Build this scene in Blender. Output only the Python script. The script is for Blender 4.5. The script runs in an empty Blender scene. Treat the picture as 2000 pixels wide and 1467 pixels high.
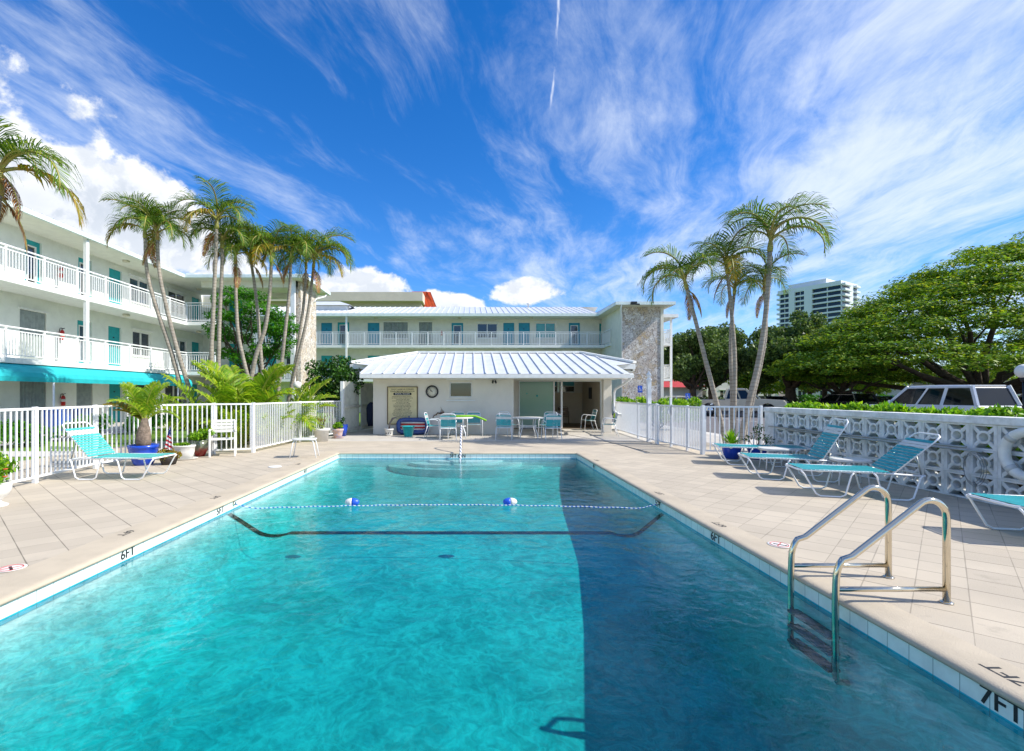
import bpy, math, random
import numpy as np
from mathutils import Vector, Matrix, noise
S = bpy.context.scene
C = S.collection
R = math.radians
PI = math.pi
random.seed(7)
rng = np.random.default_rng(7)

# ------------------------------------------------------------------ camera
cam = bpy.data.objects.new('camera', bpy.data.cameras.new('camera')); C.objects.link(cam); S.camera = cam
cam.location = (0, 0, 1.5); cam.rotation_euler = (R(90), 0, 0)
cam.data.sensor_width = 36; cam.data.lens = 36 * 925 / 2000
cam.data.shift_x = (1000 - 921) / 2000; cam.data.shift_y = (771 - 733.5) / 2000
cam.data.clip_end = 3000; cam.data.clip_start = 0.05
# ------------------------------------------------------------------ sun, sky, exposure
SUN = Vector((1, -0.22, 0.92)).normalized()
L = bpy.data.lights.new('sun', 'SUN'); L.energy = 4.7; L.angle = R(.5); L.color = (1, .95, .87)
lo = bpy.data.objects.new('sun', L); C.objects.link(lo); lo.rotation_euler = SUN.to_track_quat('Z', 'Y').to_euler()
S.view_settings.view_transform = 'Standard'; S.view_settings.look = 'None'; S.view_settings.exposure = 0.42; S.view_settings.gamma = 1
S.render.engine = 'CYCLES'; S.cycles.use_denoising = True; S.cycles.max_bounces = 8; S.cycles.transparent_max_bounces = 16
S.cycles.diffuse_bounces = 3; S.cycles.glossy_bounces = 4; S.cycles.sample_clamp_indirect = 6
W = bpy.data.worlds.new('World'); S.world = W; W.use_nodes = True
WN = W.node_tree

class N:
    """tiny node-expression helper"""
    def __init__(s, nt): s.nt = nt
    def new(s, t, **k):
        n = s.nt.nodes.new(t)
        for a, b in k.items(): setattr(n, a, b)
        return n
    def put(s, sock, v):
        if v is None: return
        if hasattr(v, 'is_linked') or hasattr(v, 'links'): s.nt.links.new(v, sock)
        else: sock.default_value = v
    def m(s, op, a, b=None, c=None, clamp=False):
        n = s.new('ShaderNodeMath', operation=op, use_clamp=clamp)
        s.put(n.inputs[0], a); s.put(n.inputs[1], b); s.put(n.inputs[2], c); return n.outputs[0]
    def vec(s, x, y, z=0.0):
        n = s.new('ShaderNodeCombineXYZ'); s.put(n.inputs[0], x); s.put(n.inputs[1], y); s.put(n.inputs[2], z); return n.outputs[0]
    def noise(s, v, scale=1., detail=4., rough=.5, dist=0.):
        n = s.new('ShaderNodeTexNoise'); s.put(n.inputs['Vector'], v)
        n.inputs['Scale'].default_value = scale; n.inputs['Detail'].default_value = detail
        n.inputs['Roughness'].default_value = rough; n.inputs['Distortion'].default_value = dist
        return n.outputs[0]
    def ss(s, x, a, b, lo=0., hi=1.):
        n = s.new('ShaderNodeMapRange', interpolation_type='SMOOTHSTEP'); s.put(n.inputs[0], x)
        for i, q in zip((1, 2, 3, 4), (a, b, lo, hi)): n.inputs[i].default_value = q
        return n.outputs[0]
    def mix(s, f, a, b, bt='MIX'):
        n = s.new('ShaderNodeMix', data_type='RGBA', blend_type=bt)
        s.put(n.inputs[0], f); s.put(n.inputs[6], a); s.put(n.inputs[7], b); return n.outputs[2]

def rgb(h, k=1.0):
    if isinstance(h, str):
        c = [int(h[i:i + 2], 16) / 255 for i in (0, 2, 4)]
        c = [(x / 12.92 if x < .04045 else ((x + .055) / 1.055) ** 2.4) for x in c]
    else: c = h
    return (c[0] * k, c[1] * k, c[2] * k, 1.0)

w = N(WN); bg = WN.nodes['Background']
sky = w.new('ShaderNodeTexSky', sky_type='NISHITA', sun_disc=False, sun_elevation=math.asin(SUN.z),
            sun_rotation=math.atan2(SUN.x, SUN.y), air_density=1.0, dust_density=.1, ozone_density=3.5)
hs = w.new('ShaderNodeHueSaturation'); hs.inputs['Saturation'].default_value = 1.35; hs.inputs['Value'].default_value = 1.12
WN.links.new(sky.outputs[0], hs.inputs['Color'])
sky0 = w.mix(1.0, hs.outputs[0], (.90, .95, 1.17, 1), 'MULTIPLY')
tc = w.new('ShaderNodeTexCoord'); sp = w.new('ShaderNodeSeparateXYZ'); WN.links.new(tc.outputs['Generated'], sp.inputs[0])
dx, dy, dz = sp.outputs
zc = w.m('MAXIMUM', dz, .04)
px_ = w.m('DIVIDE', dx, w.m('ADD', zc, .06)); py_ = w.m('DIVIDE', dy, w.m('ADD', zc, .06))
uu = w.m('ADD', w.m('MULTIPLY', px_, .30), py_); vv = w.m('SUBTRACT', px_, w.m('MULTIPLY', py_, .30))
warp = w.noise(w.vec(uu, vv, 2.), .55, 3., .5)
vw = w.m('ADD', vv, w.m('MULTIPLY', warp, .8))
st = w.noise(w.vec(w.m('MULTIPLY', uu, .55), w.m('MULTIPLY', vw, 1.30), 5.2), 1.25, 9., .64, .22)
fine = w.noise(w.vec(w.m('MULTIPLY', uu, 1.5), w.m('MULTIPLY', vw, 5.2), 1.), 1.3, 8., .68, .5)
cov = w.noise(w.vec(uu, vv, 9.4), .38, 2., .5)
side = w.ss(vv, -2.3, 1.9, -.085, .09)
cir = w.m('ADD', w.m('ADD', w.m('MULTIPLY', st, .72), w.m('MULTIPLY', fine, .30)), w.m('ADD', side, w.m('MULTIPLY', w.m('SUBTRACT', cov, .5), .42)))
cir = w.m('MULTIPLY', w.ss(cir, .43, .76), .78)
cir = w.m('MULTIPLY', cir, w.ss(dz, .02, .16))
az = w.m('ARCTAN2', dx, dy); el = w.m('ARCSINE', dz)
blob = None
for a, e, ra, re in ((-.90, .34, .27, .17), (-.68, .31, .15, .095), (-.6, .27, .12, .07), (-.245, .20, .115, .06), (-.06, .165, .09, .05), (.12, .215, .09, .032), (-.44, .17, .12, .09)):
    q = w.m('SUBTRACT', 1., w.m('ADD', w.m('POWER', w.m('DIVIDE', w.m('SUBTRACT', az, a), ra), 2.), w.m('POWER', w.m('DIVIDE', w.m('SUBTRACT', el, e), re), 2.)))
    blob = q if blob is None else w.m('MAXIMUM', blob, q)
cv = w.vec(az, w.m('MULTIPLY', el, 1.15), .7)
b1 = w.noise(cv, 7.5, 8., .60, .15)
sh = w.noise(w.vec(w.m('ADD', az, .022), w.m('ADD', w.m('MULTIPLY', el, 1.15), .022), .7), 7.5, 8., .60, .15)
d0 = w.m('ADD', w.m('MULTIPLY', blob, .8), w.m('MULTIPLY', w.m('SUBTRACT', b1, .5), 3.0))
cum = w.ss(d0, -.02, .30)
rel = w.ss(w.m('SUBTRACT', b1, sh), -.05, .06)
shade = w.m('ADD', w.m('MULTIPLY', rel, .5), w.m('MULTIPLY', w.ss(d0, 1.6, .1), .5))
ccol = w.mix(shade, (4.0, 4.5, 5.2, 1), (7.2, 7.3, 7.5, 1))
s1 = w.mix(cir, sky0, (6.3, 6.8, 7.5, 1))
s2 = w.mix(w.m('MULTIPLY', cum, .97), s1, ccol)
tl = w.m('ABSOLUTE', w.m('SUBTRACT', w.m('SUBTRACT', az, w.m('MULTIPLY', el, .10)), w.m('ADD', .113, w.m('MULTIPLY', w.m('SUBTRACT', w.noise(w.vec(0., w.m('MULTIPLY', el, 16.), 0.), 1., 2.), .5), .016))))
trail = w.m('MULTIPLY', w.ss(tl, .0, .0045, .55, 0.), w.m('MULTIPLY', w.ss(el, .53, .56), w.ss(w.noise(w.vec(w.m('MULTIPLY', az, 60.), w.m('MULTIPLY', el, 22.), 0.), 1., 4.), .35, .55)))
s2 = w.mix(trail, s2, (7.6, 7.9, 8.4, 1))
WN.links.new(s2, bg.inputs[0]); bg.inputs[1].default_value = .118

# ------------------------------------------------------------------ materials
MATS = {}
def mat(key, col, rough=.6, var=.10, scale=3., bump=0., bscale=40., metal=0., spec=.5, col2=None, fn=None, stretch=None, coat=0.):
    if key in MATS: return MATS[key]
    m = bpy.data.materials.new(key); m.use_nodes = True; nt = m.node_tree; g = N(nt); b = nt.nodes['Principled BSDF']
    b.inputs['Roughness'].default_value = rough; b.inputs['Metallic'].default_value = metal
    b.inputs['Specular IOR Level'].default_value = spec; b.inputs['Coat Weight'].default_value = coat
    t = g.new('ShaderNodeTexCoord'); co = t.outputs['Object']
    if stretch:
        mp = g.new('ShaderNodeMapping'); mp.inputs['Scale'].default_value = stretch; nt.links.new(co, mp.inputs[0]); co = mp.outputs[0]
    c = rgb(col); c2 = rgb(col2) if col2 else tuple(x * (1 - 2.2 * var) for x in c[:3]) + (1,)
    n1 = g.noise(co, scale, 5., .6)
    out = g.mix(g.ss(n1, .38, .66), c, c2)
    if fn: out = fn(g, co, out, b)
    nt.links.new(out, b.inputs['Base Color'])
    if bump:
        bn = g.new('ShaderNodeBump'); bn.inputs['Strength'].default_value = min(1, bump); bn.inputs['Distance'].default_value = .02
        nt.links.new(g.noise(co, bscale, 6., .6), bn.inputs['Height']); nt.links.new(bn.outputs[0], b.inputs['Normal'])
    MATS[key] = m; return m

def leafmat(key, cols, trans=.35, rough=.5):
    m = bpy.data.materials.new(key); m.use_nodes = True; nt = m.node_tree; g = N(nt); b = nt.nodes['Principled BSDF']
    ge = g.new('ShaderNodeNewGeometry'); cr = g.new('ShaderNodeValToRGB'); nt.links.new(ge.outputs['Random Per Island'], cr.inputs[0])
    el_ = cr.color_ramp.elements
    while len(el_) < len(cols): el_.new(.5)
    for i, c in enumerate(cols): el_[i].position = i / (len(cols) - 1); el_[i].color = rgb(c)
    nt.links.new(cr.outputs[0], b.inputs['Base Color']); b.inputs['Roughness'].default_value = rough; b.inputs['Specular IOR Level'].default_value = .35
    tr = g.new('ShaderNodeBsdfTranslucent'); nt.links.new(g.mix(1., cr.outputs[0], (1.25, 1.25, .7, 1), 'MULTIPLY'), tr.inputs[0])
    mx = g.new('ShaderNodeMixShader'); mx.inputs[0].default_value = trans
    nt.links.new(b.outputs[0], mx.inputs[1]); nt.links.new(tr.outputs[0], mx.inputs[2]); nt.links.new(mx.outputs[0], nt.nodes['Material Output'].inputs[0])
    MATS[key] = m; return m

def glass(key, col, rough=.04, metal=0., spec=1.0, var=.15):
    return mat(key, col, rough, var, .8, spec=spec, metal=metal)

white = mat('white_paint', 'E9EAE6', .45, .04, 6)
whitem = mat('white_metal', 'EEEFEF', .35, .03, 9)
stucco = mat('stucco', 'E8EAE1', .85, .03, 2.5, .25, 60)
stucco_w = mat('stucco_warm', 'E4E1D2', .85, .035, 2.5, .25, 60)
soffit = mat('soffit', 'E6E6D8', .8, .03, 3)
mint = mat('fascia_paint', 'CBE0D9', .5, .04, 4)
teal = mat('teal_door', '17A2A6', .5, .06, 5)
tealb = mat('teal_blue_door', '1690AC', .5, .06, 5)
tealcan = mat('teal_canvas', '22B5BB', .8, .05, 2.5, .2, 90)
shut = mat('shutter_grey', '9AA3A0', .5, .10, 4)
glassd = glass('dark_glass', '20282E')
glassb = glass('blue_glass', '27495C')
glasst = glass('teal_blind_glass', '2A9C95', .12)
redm = mat('red_paint', 'C2231B', .35, .05)
blackm = mat('black_paint', '15161A', .4, .08)
greym = mat('grey_metal', '8B9296', .4, .08, metal=.6)
alu = mat('aluminium', 'A9AFAC', .35, .06, metal=.8)
inkm = mat('ink', '1A1E22', .6, .1, 30)
steel = mat('stainless_steel', 'D9CFBB', .10, .03, 6, metal=1.)
bluepot = mat('blue_glaze', '1746B8', .25, .10, 6, spec=.6)
def joints(g, co, out, b):
    s = g.new('ShaderNodeSeparateXYZ'); g.nt.links.new(co, s.inputs[0]); x, y = s.outputs[0], s.outputs[1]
    u = g.m('SUBTRACT', x, y); v = g.m('ADD', x, g.m('MULTIPLY', y, 1.136))
    ju = g.m('ABSOLUTE', g.m('SUBTRACT', g.m('PINGPONG', g.m('ADD', u, .24), .21), 0.)); jv = g.m('PINGPONG', g.m('SUBTRACT', v, .35), .2385)
    wv = g.m('MULTIPLY', g.noise(co, 2.3, 2.), .012)
    lu = g.ss(g.m('ADD', ju, wv), .007, .014, 1., 0.); lv = g.ss(g.m('ADD', jv, wv), .008, .017, 1., 0.)
    zone = g.m('MULTIPLY', g.m('LESS_THAN', y, 15.2), g.m('GREATER_THAN', g.m('ABSOLUTE', g.m('ADD', x, .43)), 3.44))
    j = g.m('MULTIPLY', g.m('MAXIMUM', g.m('MULTIPLY', lu, .62), lv), zone)
    tile = g.noise(g.vec(g.m('FLOOR', g.m('DIVIDE', g.m('ADD', u, .24), .42)), g.m('FLOOR', g.m('DIVIDE', g.m('SUBTRACT', v, .35), .477)), 0.), 3.3, 0.)
    out = g.mix(g.ss(tile, .35, .65, 0., .35), out, rgb('A89C8A'))
    big = g.noise(co, .45, 4., .6); out = g.mix(g.ss(big, .45, .7, 0., .35), out, rgb('A99E8C'))
    out = g.mix(g.ss(g.noise(co, 90., 3.), .60, .75, 0., .25), out, rgb('9A9184'))
    stain = g.ss(g.noise(co, 1.7, 6., .7), .60, .72, 0., .42); out = g.mix(stain, out, rgb('8F8676'))
    return g.mix(g.m('MULTIPLY', j, .72), out, rgb('4A4238'))
deckm = mat('deck_paving', 'C5B8A3', .8, .04, 1.2, .35, 120, fn=joints)
copm = mat('coping_stone', 'C2B49D', .75, .06, 2.0, .3, 110)
paled = mat('pale_concrete', 'C3BCB1', .8, .06, 2.0, .25, 90)
asph = mat('asphalt', '6F6B6C', .9, .08, 1.5, .5, 90)
grassm = mat('lawn_grass', '4F7A1C', .9, .2, 6, 1., 55, col2='7C9A2A')
pathm = mat('path_concrete', 'CFC9C0', .85, .07, 2.)
def rockfn(g, co, out, b):
    v = g.new('ShaderNodeTexVoronoi'); v.inputs['Scale'].default_value = 3.0; v.inputs['Randomness'].default_value = 1
    wv = g.new('ShaderNodeVectorMath', operation='ADD'); nn = g.new('ShaderNodeTexNoise'); nn.inputs['Scale'].default_value = 5; g.nt.links.new(co, nn.inputs[0])
    g.nt.links.new(co, wv.inputs[0]); g.nt.links.new(nn.outputs[1], wv.inputs[1]); g.nt.links.new(wv.outputs[0], v.inputs['Vector'])
    hc = g.new('ShaderNodeSeparateColor'); g.nt.links.new(v.outputs['Color'], hc.inputs[0])
    cr = g.new('ShaderNodeValToRGB'); g.nt.links.new(hc.outputs[0], cr.inputs[0]); e = cr.color_ramp.elements
    while len(e) < 5: e.new(.5)
    for i, c in enumerate(('D9D2C8', 'C4B6A8', 'E4DFD6', 'BFA987', 'D3CCC6')): e[i].position = i * .25; e[i].color = rgb(c)
    ve = g.new('ShaderNodeTexVoronoi', feature='DISTANCE_TO_EDGE'); ve.inputs['Scale'].default_value = 3.0; g.nt.links.new(wv.outputs[0], ve.inputs['Vector'])
    ed = g.ss(ve.outputs[0], .01, .07, 1., 0.)
    sm = g.noise(co, 9., 5., .75); o = g.mix(g.ss(sm, .52, .62, 0., .75), cr.outputs[0], rgb('6B6058'))
    return g.mix(g.m('MULTIPLY', ed, .7), o, rgb('5F574F'))
rock = mat('keystone_rubble', 'C0B5A8', .9, .1, 3, 1., 9, fn=rockfn)
def trunkfn(g, co, out, b):
    s = g.new('ShaderNodeSeparateXYZ'); g.nt.links.new(co, s.inputs[0])
    z = g.m('ADD', s.outputs[2], g.m('MULTIPLY', g.noise(co, 3., 2.), .05))
    r = g.ss(g.m('PINGPONG', z, .055), .004, .022, 1., 0.)
    return g.mix(g.m('MULTIPLY', r, .55), out, rgb('6E6256'))
palmtrunk = mat('palm_trunk', 'A39A8C', .9, .12, 4, .6, 30, fn=trunkfn)
shaft = mat('palm_crownshaft', '9A9A4A', .5, .15, 6, col2='8A6A35')
bark = mat('tree_bark', '5A4C3E', .95, .2, 6, .8, 20)
leaf_palm = leafmat('palm_leaf', ('3A5C18', '557C20', '72932A', '8F9A34'))
leaf_palm_y = leafmat('palm_leaf_yellow', ('5E6E1A', '8F8A22', 'B58D25', '6F5A22'))
leaf_palm_b = leafmat('palm_leaf_dead', ('7A4A22', '9A6430', '6A4A2C', 'B88A48'), .2)
leaf_areca = leafmat('areca_leaf', ('6A9A20', '93B42C', 'BCC63C', '54821C'), .5)
leaf_poin = leafmat('poinciana_leaf', ('42661A', '668E22', '8AAA2C', 'A6AA36'), .45)
leaf_oak = leafmat('oak_leaf', ('2E4620', '4A6430', '65803A', '7A8C4C'), .3)
leaf_brt = leafmat('bright_leaf', ('3C6A12', '5E9418', '86B41E', 'A9C62C'), .4)
leaf_vine = leafmat('vine_leaf', ('16330F', '234A14', '3C6A1C', '5B8A2A'), .25)
leaf_tree = leafmat('garden_leaf', ('245A0C', '3C7E12', '5B9A18', '2F6A10'), .4)

# ------------------------------------------------------------------ mesh builder
class MB:
    def __init__(s): s.v = []; s.f = []; s.m = []; s.mi = 0; s.smooth = False; s.sm = []
    def add(s, v, f):
        b = len(s.v); s.v += [tuple(p) for p in v]
        for q in f: s.f.append(tuple(i + b for i in q)); s.m.append(s.mi); s.sm.append(s.smooth)
        return s
    def box(s, x0, x1, y0, y1, z0, z1):
        if x0 > x1: x0, x1 = x1, x0
        if y0 > y1: y0, y1 = y1, y0
        if z0 > z1: z0, z1 = z1, z0
        return s.add([(x0, y0, z0), (x1, y0, z0), (x1, y1, z0), (x0, y1, z0), (x0, y0, z1), (x1, y0, z1), (x1, y1, z1), (x0, y1, z1)],
                     [(0, 3, 2, 1), (4, 5, 6, 7), (0, 1, 5, 4), (1, 2, 6, 5), (2, 3, 7, 6), (3, 0, 4, 7)])
    def beam(s, a, b, wx, wz=None):
        """rectangular bar between two points; wx horizontal width, wz the other"""
        wz = wz or wx; a = Vector(a); b = Vector(b); d = (b - a).normalized()
        u = d.cross(Vector((0, 0, 1)));
        if u.length < 1e-3: u = Vector((1, 0, 0))
        u.normalize(); v = u.cross(d).normalized(); u *= wx / 2; v *= wz / 2
        return s.add([a - u - v, a + u - v, a + u + v, a - u + v, b - u - v, b + u - v, b + u + v, b - u + v],
                     [(0, 1, 2, 3), (7, 6, 5, 4), (0, 4, 5, 1), (1, 5, 6, 2), (2, 6, 7, 3), (3, 7, 4, 0)])
    def tube(s, pts, r, n=8, closed=False, cap=True):
        pts = [Vector(p) for p in pts]; k = len(pts); rr = r if isinstance(r, (list, tuple)) else [r] * k
        vs = []; up = None
        for i, p in enumerate(pts):
            if closed: d = pts[(i + 1) % k] - pts[i - 1]
            else: d = pts[min(i + 1, k - 1)] - pts[max(i - 1, 0)]
            d.normalize()
            if up is None:
                up = d.cross(Vector((0, 0, 1)))
                if up.length < .05: up = d.cross(Vector((0, 1, 0)))
                up.normalize()
            else: up = (up - d * up.dot(d)).normalized()
            w_ = d.cross(up)
            for j in range(n):
                a = 2 * PI * j / n; vs.append(p + (up * math.cos(a) + w_ * math.sin(a)) * rr[i])
        fs = []
        for i in range(k if closed else k - 1):
            i2 = (i + 1) % k
            for j in range(n):
                j2 = (j + 1) % n; fs.append((i * n + j, i * n + j2, i2 * n + j2, i2 * n + j))
        if cap and not closed: fs += [tuple(range(n - 1, -1, -1)), tuple((k - 1) * n + j for j in range(n))]
        o = s.smooth; s.smooth = True; s.add(vs, fs); s.smooth = o; return s
    def lathe(s, prof, c=(0, 0, 0), n=20, sx=1., sy=1.):
        vs = []; fs = []
        for r, z in prof:
            for j in range(n):
                a = 2 * PI * j / n; vs.append((c[0] + r * math.cos(a) * sx, c[1] + r * math.sin(a) * sy, c[2] + z))
        for i in range(len(prof) - 1):
            for j in range(n):
                j2 = (j + 1) % n; fs.append((i * n + j, i * n + j2, (i + 1) * n + j2, (i + 1) * n + j))
        fs += [tuple(range(n - 1, -1, -1)), tuple((len(prof) - 1) * n + j for j in range(n))]
        o = s.smooth; s.smooth = True; s.add(vs, fs); s.smooth = o; return s
    def prism(s, poly, a, b, axis='y'):
        """polygon in two axes extruded along the third"""
        n = len(poly)
        def P(u, v, w_): return {'y': (u, w_, v), 'x': (w_, u, v), 'z': (u, v, w_)}[axis]
        vs = [P(u, v, a) for u, v in poly] + [P(u, v, b) for u, v in poly]
        fs = [tuple(range(n)), tuple(range(2 * n - 1, n - 1, -1))] + [(i, i + n, (i + 1) % n + n, (i + 1) % n) for i in range(n)]
        return s.add(vs, fs)
    def xf(s, M):
        s.v = [tuple(M @ Vector(p)) for p in s.v]; return s
    def build(s, name, m, parent=None, world=False, bevel=0., recalc=True):
        me = bpy.data.meshes.new(name); off = parent.location if (parent is not None and world) else Vector((0, 0, 0))
        me.from_pydata([(p[0] - off[0], p[1] - off[1], p[2] - off[2]) for p in s.v], [], s.f)
        ms = m if isinstance(m, (list, tuple)) else [m]
        for q in ms: me.materials.append(q)
        me.polygons.foreach_set('material_index', s.m); me.polygons.foreach_set('use_smooth', s.sm)
        if recalc:
            import bmesh
            bm = bmesh.new(); bm.from_mesh(me); bmesh.ops.recalc_face_normals(bm, faces=bm.faces)
            bm.to_mesh(me); bm.free()
        me.update()
        o = bpy.data.objects.new(name, me); C.objects.link(o)
        if parent is not None: o.parent = parent
        if bevel:
            md = o.modifiers.new('bevel', 'BEVEL'); md.width = bevel; md.segments = 2; md.limit_method = 'ANGLE'
        return o

def tag(o, label, cat, group=None, kind=None):
    if label: o['label'] = label
    if cat: o['category'] = cat
    if group: o['group'] = group
    if kind: o['kind'] = kind
    return o
def thing(name, label, cat, loc=(0, 0, 0), rz=0., group=None):
    o = bpy.data.objects.new(name, None); C.objects.link(o); o.location = loc; o.rotation_euler = (0, 0, rz); o.empty_display_size = .2
    return tag(o, label, cat, group)
def copy_tree(o, loc, rz, label, parent=None):
    c = o.copy(); C.objects.link(c)
    if parent is not None: c.parent = parent
    else: c.location = loc; c.rotation_euler = (0, 0, rz); c['label'] = label
    for ch in list(o.children): copy_tree(ch, None, None, None, c)
    return c
def struct(mb, name, m, **k):
    o = mb.build(name, m, **k); o['kind'] = 'structure'; return o
def text(s, size, name, m, parent, M, ext=.001, world=True, squeeze=1.):
    cu = bpy.data.curves.new(name, 'FONT'); cu.body = s; cu.size = size; cu.extrude = ext; cu.align_x = 'CENTER'; cu.align_y = 'CENTER'; cu.offset = size * .012
    o = bpy.data.objects.new('tmp', cu); C.objects.link(o); bpy.context.view_layer.update()
    me = bpy.data.meshes.new_from_object(o.evaluated_get(bpy.context.evaluated_depsgraph_get())); C.objects.unlink(o); bpy.data.objects.remove(o)
    off = parent.location if parent is not None and world else Vector((0, 0, 0))
    me.transform(Matrix.Translation(-Vector(off)) @ M @ Matrix.Diagonal((squeeze, 1, 1, 1))); me.name = name; me.materials.clear(); me.materials.append(m)
    r = bpy.data.objects.new(name, me); C.objects.link(r)
    if parent is not None: r.parent = parent
    return r
def frame(o, xa, ya):
    xa = Vector(xa).normalized(); ya = Vector(ya).normalized(); za = xa.cross(ya)
    M = Matrix((xa, ya, za)).transposed().to_4x4(); M.translation = Vector(o); return M
def PX(x, y, Y):            # measured photograph pixel -> metres, at a known distance
    return Vector(((x - 921) / 925 * Y, Y, 1.5 - (y - 771) / 925 * Y))
def G(x, y):
    Y = 1387.5 / (y - 771); return ((x - 921) / 925 * Y, Y)

# ================================================================== SETTING
X0, X1, Y0, Y1 = -3.46, 2.73, 0.9, 12.28
WZ = -.155
# ground sheets
def sheet(x0, x1, y0, y1, z, holes=()):
    """flat sheet with a rectangular hole"""
    mb = MB()
    if not holes: return mb.add([(x0, y0, z), (x1, y0, z), (x1, y1, z), (x0, y1, z)], [(0, 1, 2, 3)])
    a, b, c, d = holes
    return mb.add([(x0, y0, z), (x1, y0, z), (x1, y1, z), (x0, y1, z), (a, c, z), (b, c, z), (b, d, z), (a, d, z)],
                  [(0, 1, 5, 4), (1, 2, 6, 5), (2, 3, 7, 6), (3, 0, 4, 7)])
HB = .27   # coping widths
struct(sheet(-700, 700, -200, 900, -.03, (-4.2, 3.2, .3, 12.8)), 'lawn', grassm, recalc=False)
struct(sheet(-10.2, 7.4, -2.5, 15.25, 0, (X0 - .41, X1 + HB, Y0 - .35, Y1 + .36)), 'pool_deck', deckm, recalc=False)
struct(sheet(-5.3, 9.0, 15.25, 26, .0), 'patio', paled, recalc=False)
struct(sheet(7.5, 75, -20, 62, -.012), 'parking_lot', asph, recalc=False)
pv = MB(); pv.add([(5.7, 11.8, -.004), (7.5, 11.6, -.004), (9.5, 15, -.004), (9.5, 24, -.004), (5.7, 24, -.004)], [(0, 1, 2, 3, 4)])
struct(pv, 'entrance_path', pathm, recalc=False)
ln = MB()
for k in range(9): ln.add([(13 + 2.9 * k, 26.5, -.006), (13.12 + 2.9 * k, 26.5, -.006), (13.12 + 2.9 * k, 31.5, -.006), (13 + 2.9 * k, 31.5, -.006)], [(0, 1, 2, 3)])
struct(ln, 'parking_lines', white, recalc=False)
struct(sheet(-15.6, -13.9, 2, 34, -.015), 'garden_path', pathm, recalc=False)
struct(sheet(-13.9, -7.6, 11.6, 12.7, -.016), 'cross_path', pathm, recalc=False)
dj = MB(); dj.beam((4.62, 12.3, .003), (4.3, 15.25, .003), .025, .006); dj.beam((4.3, 15.25, .003), (3.5, 18, .003), .025, .006)
struct(dj, 'deck_drain', inkm)

# pool basin: sloping floor with coved edges
def fdepth(y):
    t = [(0.9, 2.1), (2.4, 1.92), (4.1, 1.60), (5.6, 1.28), (7.1, 1.03), (9.4, .83), (10.8, .66), (11.7, .5), (12.28, .38)]
    for (a, da), (b, db) in zip(t, t[1:]):
        if y <= b: u = (y - a) / (b - a); return da + (db - da) * u
    return t[-1][1]
plaster = mat('pool_plaster', 'DDF2F0', .7, .06, 1.3, .3, 20, col2='C3E6E6')
bas = MB(); bas.smooth = True; NY_ = 60; prof = None; rows = []
for j in range(NY_ + 1):
    y = Y0 + (Y1 - Y0) * j / NY_; D = fdepth(y); rc = min(.28, D - .22); row = []
    row.append((X0, y, -.19)); row.append((X0, y, -D + rc))
    for k in range(1, 6): a = PI / 2 * k / 5; row.append((X0 + rc - rc * math.cos(a), y, -D + rc - rc * math.sin(a)))
    for k in range(1, 8): row.append((X0 + rc + (X1 - X0 - 2 * rc) * k / 8, y, -D))
    for k in range(0, 6): a = PI / 2 * k / 5; row.append((X1 - rc + rc * math.sin(a), y, -D + rc - rc * math.cos(a)))
    row.append((X1, y, -.19)); rows.append(row)
n = len(rows[0]); vs = [p for r in rows for p in r]
fs = [(j * n + i, j * n + i + 1, (j + 1) * n + i + 1, (j + 1) * n + i) for j in range(NY_) for i in range(n - 1)]
bas.add(vs, fs); bas.smooth = False
bas.add([(X0, Y1, -.19), (X1, Y1, -.19), (X1, Y1, -.8), (X0, Y1, -.8), (X0, Y0, -.19), (X1, Y0, -.19), (X1, Y0, -1.9), (X0, Y0, -1.9)], [(0, 1, 2, 3), (4, 7, 6, 5)])
basin = struct(bas, 'pool_basin', plaster, recalc=False)
# waterline tile band
def tilefn(g, co, out, b):
    s = g.new('ShaderNodeSeparateXYZ'); g.nt.links.new(co, s.inputs[0]); q = g.m('ADD', s.outputs[0], s.outputs[1])
    j = g.ss(g.m('PINGPONG', q, .0765), .0015, .0035, 1., 0.)
    band = g.m('LESS_THAN', s.outputs[2], -.147)
    o = g.mix(band, out, rgb('35B4CC')); return g.mix(g.m('MULTIPLY', j, .7), o, rgb('5C7A78'))
tilem = mat('waterline_tile', 'E4EEE6', .15, .05, 7, fn=tilefn)
tb = MB(); TZ0, TZ1 = -.192, -.035; tt = .012
tb.box(X0 - .1, X0 + tt, Y0, Y1, TZ0, TZ1); tb.box(X1 - tt, X1 + .1, Y0, Y1, TZ0, TZ1); tb.box(X0 + tt, X1 - tt, Y1 - tt, Y1 + .1, TZ0, TZ1); tb.box(X0 + tt, X1 - tt, Y0 - .1, Y0 + tt, TZ0, TZ1)
tile = struct(tb, 'waterline_tile', tilem)
# coping with rounded nose
cp = MB()
def nose(a, b, inw, wid):
    """coping strip between a and b; inw: unit vector from deck to water"""
    pr = [(-wid, .003), (-.03, .004), (0, 0), (.022, -.008), (.034, -.022), (.03, -.04), (-.09, -.04)]
    a = Vector(a); b = Vector(b); i = Vector(inw)
    vs = [a + i * u + Vector((0, 0, z)) for u, z in pr] + [b + i * u + Vector((0, 0, z)) for u, z in pr]; n = len(pr)
    cp.add(vs, [(k, k + 1, k + 1 + n, k + n) for k in range(n - 1)])
cp.smooth = True
nose((X0, Y0 - .35, 0), (X0, Y1, 0), (1, 0, 0), .41); nose((X1, Y0 - .35, 0), (X1, Y1, 0), (-1, 0, 0), HB)
nose((X0 - .41, Y1 - .0, .0012), (X1 + HB, Y1, .0012), (0, -1, 0), .36); nose((X0 - .41, Y0, .0012), (X1 + HB, Y0, .0012), (0, 1, 0), .35)
cop = struct(cp, 'pool_coping', copm)
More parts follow.
